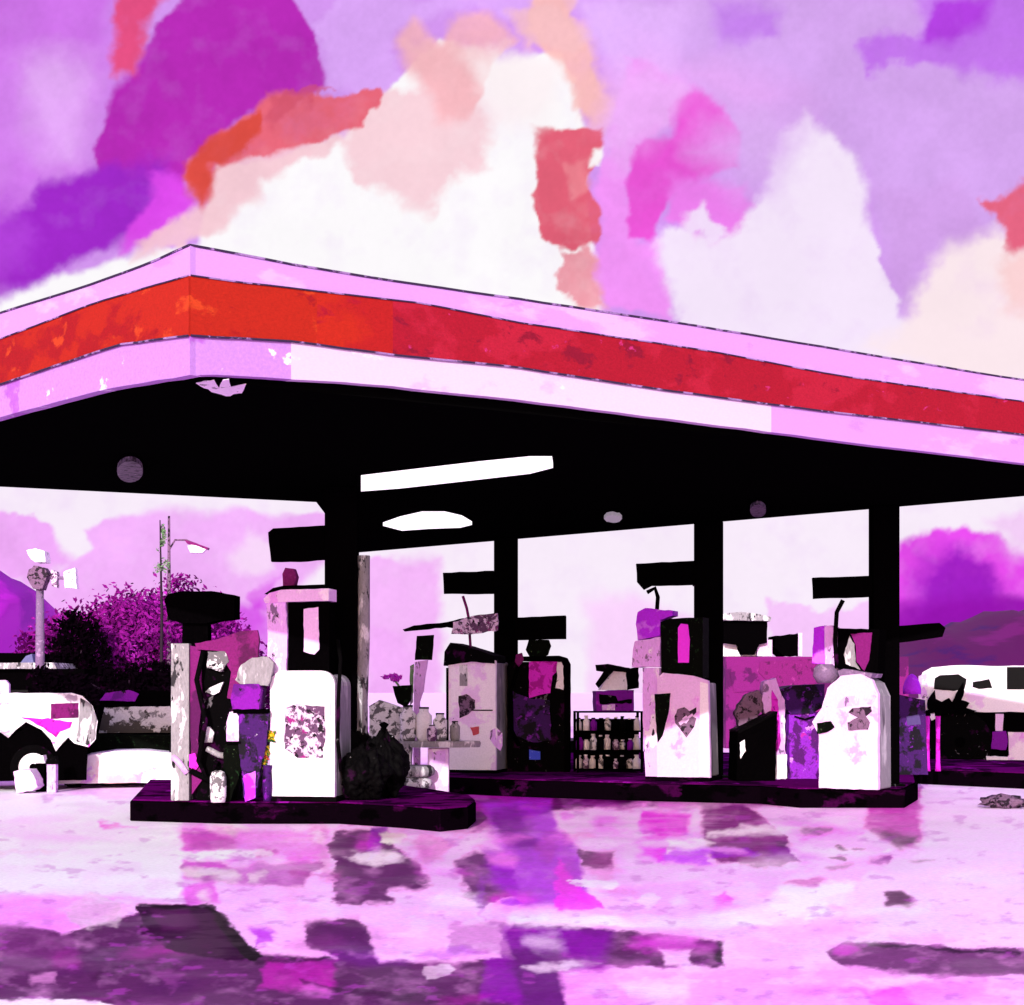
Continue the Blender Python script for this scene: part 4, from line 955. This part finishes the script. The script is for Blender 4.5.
for xx in (74, 176):
    for yy in (.55, 3.3):
        t.part('wheel', blackg, ([(t.x(xx)+sx, yy+.33*math.cos(a*math.pi/12), .33+.33*math.sin(a*math.pi/12)) for sx in (-.11,.11) for a in range(24)],
               [(a, (a+1) % 24, (a+1) % 24+24, a+24) for a in range(24)]+[tuple(range(24)), tuple(range(24,48))]), bevel=.02)
# right van
Y = 30.4; b0 = HY+EYE*F/Y
t = Thing('parked_van', 'white van with black windows and one large dark wheel at the right edge', 'van', Y, 1010, b0, -17)
t.part('body', white, t.plate([(921,712),(921,682),(925,672),(934,667),(960,665),(1005,666),(1200,664),(1204,712)], 0, 1.8, .4, 8), bevel=.05)
t.part('front_pillar', lilacPost, t.plate([(921,714),(921,676),(929,673),(931,700),(927,714)], -.012, .2, .4, 5), bevel=.004)
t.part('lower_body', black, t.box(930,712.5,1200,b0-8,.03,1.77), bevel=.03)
t.part('cab_window', glassD, t.plate([(937,678),(942,675),(960,674),(968,679),(966,689),(955,691),(936,689)], -.012, .03, .3, 4), bevel=.004)
t.part('cab_window', glassD, t.plate([(974,682),(990,679),(993,688),(980,689),(974,687)], -.012, .03, .3, 4), bevel=.004)
t.part('rear_window', glassD, t.box(1007,667,1080,689.5,-.012,.03), bevel=.004)
t.part('mirror_bracket', black, t.plate([(930,700),(937,690),(938,699),(944,702),(951,698),(954,702),(960,690),(965,682),(966,692),(963,700),(971,703),(968,708),(978,711),(970,714),(932,714),(930,708)], -.10, -.013, .5, 4), bevel=.004, label='jagged dark mirror and bracket')
t.part('number_plate', white, t.plate([(931,714),(940,712),(942,716),(934,721)], -.1, -.01, .3, 3), bevel=.003)
t.part('step', white, t.plate([(987,756),(1008,757),(1008,765),(988,765)], -.06, .02, .4, 4), bevel=.004)
t.part('door_post', pinkw, t.plate([(996,714),(1004,714),(1003,731),(996,731)], -.02, .025, .3, 4), bevel=.003)
t.part('tail_light', purple, t.plate([(993,732),(1006,731),(1008,742),(1006,750),(992,749)], -.05, .02, .4, 4), bevel=.006)
t.part('side_door', pinkw, t.plate([(1008,732),(1100,731),(1100,b0-14),(1004,b0-12),(1009,755)], -.015, .025, .4, 7), bevel=.004)
wf = wheel(t.e, t.x(962), .10, .56, .24, blackg, -1); wheel(t.e, t.x(962), 1.7, .56, .24, blackg, 1)
wheel(t.e, t.x(1160), .10, .56, .24, blackg, -1); wheel(t.e, t.x(1160), 1.7, .56, .24, blackg, 1)

# ------------------------------------------------------------------ bollards at left
def bollard(px, Y, y0, w, body, capm, label):
    b = HY+EYE*F/Y; t = Thing('bollard', label, 'bollard', Y, px, b, 0)
    t.part('post', body, t.box(px-w/2, y0, px+w/2, b, -w/2*t.k, w/2*t.k), bevel=.01)
    t.part('cap', capm, t.plate([(px-w/2-1,y0),(px-w/2,y0-5),(px+w/2-1,y0-8),(px+w/2+1,y0)], -w/2*t.k-.02, w/2*t.k+.02, .2, 4), bevel=.006)
bollard(52.5, 24.9, 764, 9, lilacPost, blackg, 'slim pale grey bollard with dark cap, right of its pair')
bollard(41, 25.1, 763, 9, black, white, 'black bollard with a white cap, left of its pair')
t = Thing('stone_lump', 'rough pinkish white stone beside the black bollard', 'stone', 24.8, 28, HY+EYE*F/24.8, 0)
t.part('stone', pinkw, t.plate([(17,771),(24,769),(33,769),(38,777),(41,786),(36,790),(20,HY+EYE*F/24.8)], -.18, .18, .5, 3), bevel=.06)

# ------------------------------------------------------------------ background left: building, mast, lamp, trees
Y = 48; t = Thing('dark_building', 'low black building with a grey flat roof at the left', 'building', Y, -40, HY+EYE*F/Y, 0)
b0 = HY+EYE*F/Y
t.part('wall', black, t.box(-300, 669, 88, b0, -.4, 6), bevel=0)
t.part('roof', greyP, t.plate([(-302,664),(60,663),(64,669),(-302,669)], -.7, 6.3, .3, 12), bevel=0, label='thin grey roof edge')
t.part('roof_plant', black, t.plate([(-200,664),(-200,650),(24,652),(30,660),(30,664)], 1, 4, .6, 8), bevel=0)
t.part('roof_vent', paint('slate_blue', (104,104,150), vary=.2), t.plate([(22,663.5),(28,656),(34,654),(36,663.5)], -.2, .6, .4, 4), bevel=0)
for a, b in ((-150,-90),(-60,-20),(10,50)):
    w_ = t.part('window', glassD, t.box(a, 690, b, 720, -.44, -.405), bevel=0)
Y = 44; t = Thing('floodlight_mast', 'grey floodlight mast with lantern head and pale side lamps', 'mast', Y, 40, HY+EYE*F/Y, 0)
b0 = HY+EYE*F/Y
t.part('pole', greyT, g_tube([(0,0,0),(0,0,t.z(650)),(0,0,t.z(588))], [.14,.12,.10], 10), bevel=0, smooth=True)
t.part('lantern', smudge2, t.plate([(29,578),(31,570),(36,566),(46,568),(50,575),(46,584),(44,590),(35,589)], -.2, .2, .6, 3), bevel=.02)
t.part('lantern_cap', whiteP, t.plate([(31,556),(29,551),(38,549),(47,552),(48,563),(38,563),(34,560)], -.25, .25, .5, 3), bevel=.01)
t.part('cross_arm', greyT, t.tube([(46,577,0),(62,578,0),(76,580,0)], .04), bevel=0)
t.part('side_lamp', smudge, t.plate([(52,570),(58,572),(58,588),(53,586)], -.12, .12, .5, 3), bevel=.01)
t.part('side_lamp', whiteP, t.plate([(65,572),(76,568),(78,589),(66,588)], -.12, .12, .4, 3), bevel=.01)
Y = 52; b0 = HY+EYE*F/Y
t = Thing('street_lamp', 'thin street lamp with a pale drooping head above the trees', 'street lamp', Y, 169, b0, 0)
t.part('pole', smudge2, g_tube([(0,0,0),(0,0,t.z(600)),(0,0,t.z(516))], [.09,.06,.035], 8), bevel=0)
t.part('arm', smudge2, t.tube([(169,550,0),(175,540,0),(186,540,0),(200,546,0)], .03), bevel=0)
t.part('lamp_head', white, t.plate([(188,546),(196,544),(207,549),(203,553),(191,553)], -.12, .12, .2, 3), bevel=.02)
t.part('head_cover', maroon, t.plate([(185,540),(196,543),(209,548),(208,550),(196,545.5),(188,544)], -.14, .14, .2, 4), bevel=.004)
Y = 46; b0 = HY+EYE*F/Y
t = Thing('sapling', 'thin sapling with a few green leaves left of the street lamp', 'tree', Y, 160, b0, 0)
t.part('trunk', bark, g_tube([(0,0,0),(.05,0,t.z(620)),(0,0,t.z(520))], [.06,.04,.015], 6), bevel=0)
t.part('crown', leafG, g_leaves((t.x(161),0,t.z(535)), (.16,.16,.4), 130, .06, 31), g_leaves((t.x(160),0,t.z(566)), (.28,.2,.35), 110, .05, 32), bevel=0)
def tree(px, Y, ytop, w, mat, label, n=2600, seed=0, lf=.13, nm='broadleaf_tree'):
    b0 = HY+EYE*F/Y; t = Thing(nm, label, 'tree', Y, px, b0, 0)
    H = t.z(ytop); ww = w*t.k
    limbs = [g_tube([(0,0,0),(.05,0,H*.3),(0,0,H*.62)], [.22,.16,.08], 8)]
    for k in range(6):
        a = k*1.05+seed; limbs.append(g_tube([(0,0,H*(.25+.05*k)),(math.cos(a)*ww*.22,math.sin(a)*ww*.22,H*(.45+.05*k)),(math.cos(a)*ww*.38,math.sin(a)*ww*.38,H*(.6+.04*k))],[.09,.05,.02],6))
    t.part('trunk', bark, *limbs, bevel=0, smooth=True)
    t.part('crown', mat, g_leaves((0,0,H*.56), (ww*.5,ww*.45,H*.44), n, lf, seed+100), bevel=0)
    return t
tree(76, 50, 622, 60, leafK, 'small near black tree left of the maroon tree', 6000, 1, .09)
tree(145, 54, 594, 190, leafM, 'big maroon tree behind the dark roofed car', 26000, 2, .1)
tree(108, 60, 600, 70, leafP, 'rose coloured feathery tree between the darker trees', 2600, 3, .09)
tree(205, 56, 622, 80, leafM, 'rounded maroon tree behind the left pump', 7000, 5, .11)
tree(96, 57, 610, 140, leafM, 'maroon tree between the near black tree and the big maroon one', 16000, 17, .1)
tree(172, 62, 588, 130, leafM, 'tallest maroon tree just left of the T topped pump', 14000, 19, .11)
tree(128, 44, 664, 110, leafK, 'low black bushy tree in front of the maroon tree', 9000, 6, .09)
tree(60, 42, 668, 70, leafK, 'low black bush above the left hatchback', 6000, 9, .09)
tree(190, 43, 668, 70, leafK, 'low black bush hidden behind the left pump', 6000, 12, .09)
tree(46, 60, 640, 60, leafM, 'low maroon tree at the foot of the floodlight mast', 5000, 23, .1)
tree(250, 58, 640, 60, leafM, 'narrow maroon tree behind the service bin', 4000, 14, .11)

# ------------------------------------------------------------------ background right: kiosk, low plum building
Y = 44; b0 = HY+EYE*F/Y
t = Thing('plum_building', 'low plum painted building behind the litter bin and pink pump', 'building', Y, 780, b0, 0)
t.part('wall', plum, t.box(724,657,905,b0,-.4,4), bevel=0)
t.part('wall_panel', maroon, t.plate([(758,662),(812,659),(812,690),(776,692),(756,672)], -.44, -.405, .5, 6), bevel=0)
t.part('wall_panel', plum, t.plate([(728,672),(752,675),(754,690),(732,692)], -.44, -.405, .5, 6), bevel=0)
t.part('door', indigo, t.box(840,690,860,b0,-.45,-.405), bevel=0)
Y = 45.2
t = Thing('roof_kiosk', 'black kiosk with a grey roof standing on the plum building', 'kiosk', Y, 745, 656.5, 0)
t.part('cabin', black, t.plate([(722,622),(765,621),(765,643),(757,645),(752,655),(740,655),(736,645),(722,643)], -.4, 1.4, .4, 5), bevel=0)
t.part('roof', greyP, t.plate([(720,621),(720,615),(738,613),(755,615),(768,618),(767,622)], -.6, 1.6, .3, 6), bevel=0)
t.part('cream_wall', whiteP, t.box(722,643.5,764,656.3,0,1.2), bevel=0)
t = Thing('roof_kiosk', 'small black kiosk with cream posts, right of the grey roofed one', 'kiosk', Y, 785, 656.5, 0)
t.part('cabin', black, t.plate([(774,636),(796,634),(796,656),(782,656),(773,648)], -.3, 1, .5, 4), bevel=0)
t.part('post', pinkw, t.box(797,633,801,656.3,-.2,.2), bevel=0)
t.part('post', pinkw, t.box(756,640,771,656.3,-.2,.2), bevel=0)

# low dark shopfront wall behind the middle pumps
t = Thing('low_wall', 'low black wall behind the pumps in the middle distance', 'wall', 34, 430, HY+EYE*F/34, 0)
t.part('wall_face', blackg, t.box(520, 741, 640, HY+EYE*F/34, -.1, .1), bevel=.01)
t.part('coping', greyT, t.box(518, 738, 642, 740.8, -.14, .14), bevel=.01)

# small litter on the right concrete
t = Thing('crumpled_rag', 'crumpled dark rag on the pale concrete at right', 'rag', pyY(808), 1006, 808, 0)
bm = bmesh.new(); bmesh.ops.create_icosphere(bm, subdivisions=3, radius=1)
for v in bm.verts:
    n = mnoise.noise(v.co*2.4)*.7
    v.co = Vector((v.co.x*.27*(1+n), v.co.y*.2*(1+n), max(.003, .07+v.co.z*.09*(1+n))))
t.part('cloth', smudge2, ([tuple(v.co) for v in bm.verts], [tuple(v.index for v in f.verts) for f in bm.faces]), bevel=0, smooth=True); bm.free()

# ------------------------------------------------------------------ light
EXP = 0.8
w = bpy.data.worlds.new('World'); SC.world = w; w.use_nodes = True
N = w.node_tree.nodes; L = w.node_tree.links; bg = N['Background']
st_ = N.new('ShaderNodeTexSky'); st_.sky_type = 'NISHITA'; st_.sun_disc = False
SEL, SAZ = math.radians(19), math.radians(11)     # sun low behind the camera, a little to the left
sdir = Vector((-math.sin(SAZ)*math.cos(SEL), -math.cos(SAZ)*math.cos(SEL), math.sin(SEL)))
st_.sun_elevation = SEL; st_.sun_rotation = math.atan2(sdir.x, sdir.y)
tint = N.new('ShaderNodeMix'); tint.data_type = 'RGBA'; tint.blend_type = 'MULTIPLY'; tint.inputs['Factor'].default_value = 1
tint.inputs[7].default_value = (1.0,.80,.88,1)
L.new(st_.outputs[0], tint.inputs[6]); L.new(tint.outputs[2], bg.inputs['Color']); bg.inputs['Strength'].default_value = .15
sl = bpy.data.lights.new('sun', 'SUN'); sl.energy = 2.35; sl.angle = math.radians(.5); sl.color = (1,.95,.94)
so = bpy.data.objects.new('sun', sl); COL.objects.link(so); so.rotation_euler = sdir.to_track_quat('Z', 'Y').to_euler()
SC.view_settings.view_transform = 'Standard'; SC.view_settings.look = 'None'; SC.view_settings.exposure = EXP; SC.view_settings.gamma = 1
SKYEM.inputs['Strength'].default_value = 2**-EXP

cd = bpy.data.cameras.new('camera'); co_ = bpy.data.objects.new('camera', cd); COL.objects.link(co_)
co_.location = (0,0,EYE); co_.rotation_euler = (math.radians(90),0,0)
cd.sensor_width = 36; cd.sensor_fit = 'HORIZONTAL'; cd.lens = F*36/1024; cd.shift_y = (HY-502.5)/1024
cd.clip_start = .1; cd.clip_end = 3000
SC.camera = co_
SC.cycles.use_denoising = True
SC.render.resolution_x = 1024; SC.render.resolution_y = 1005
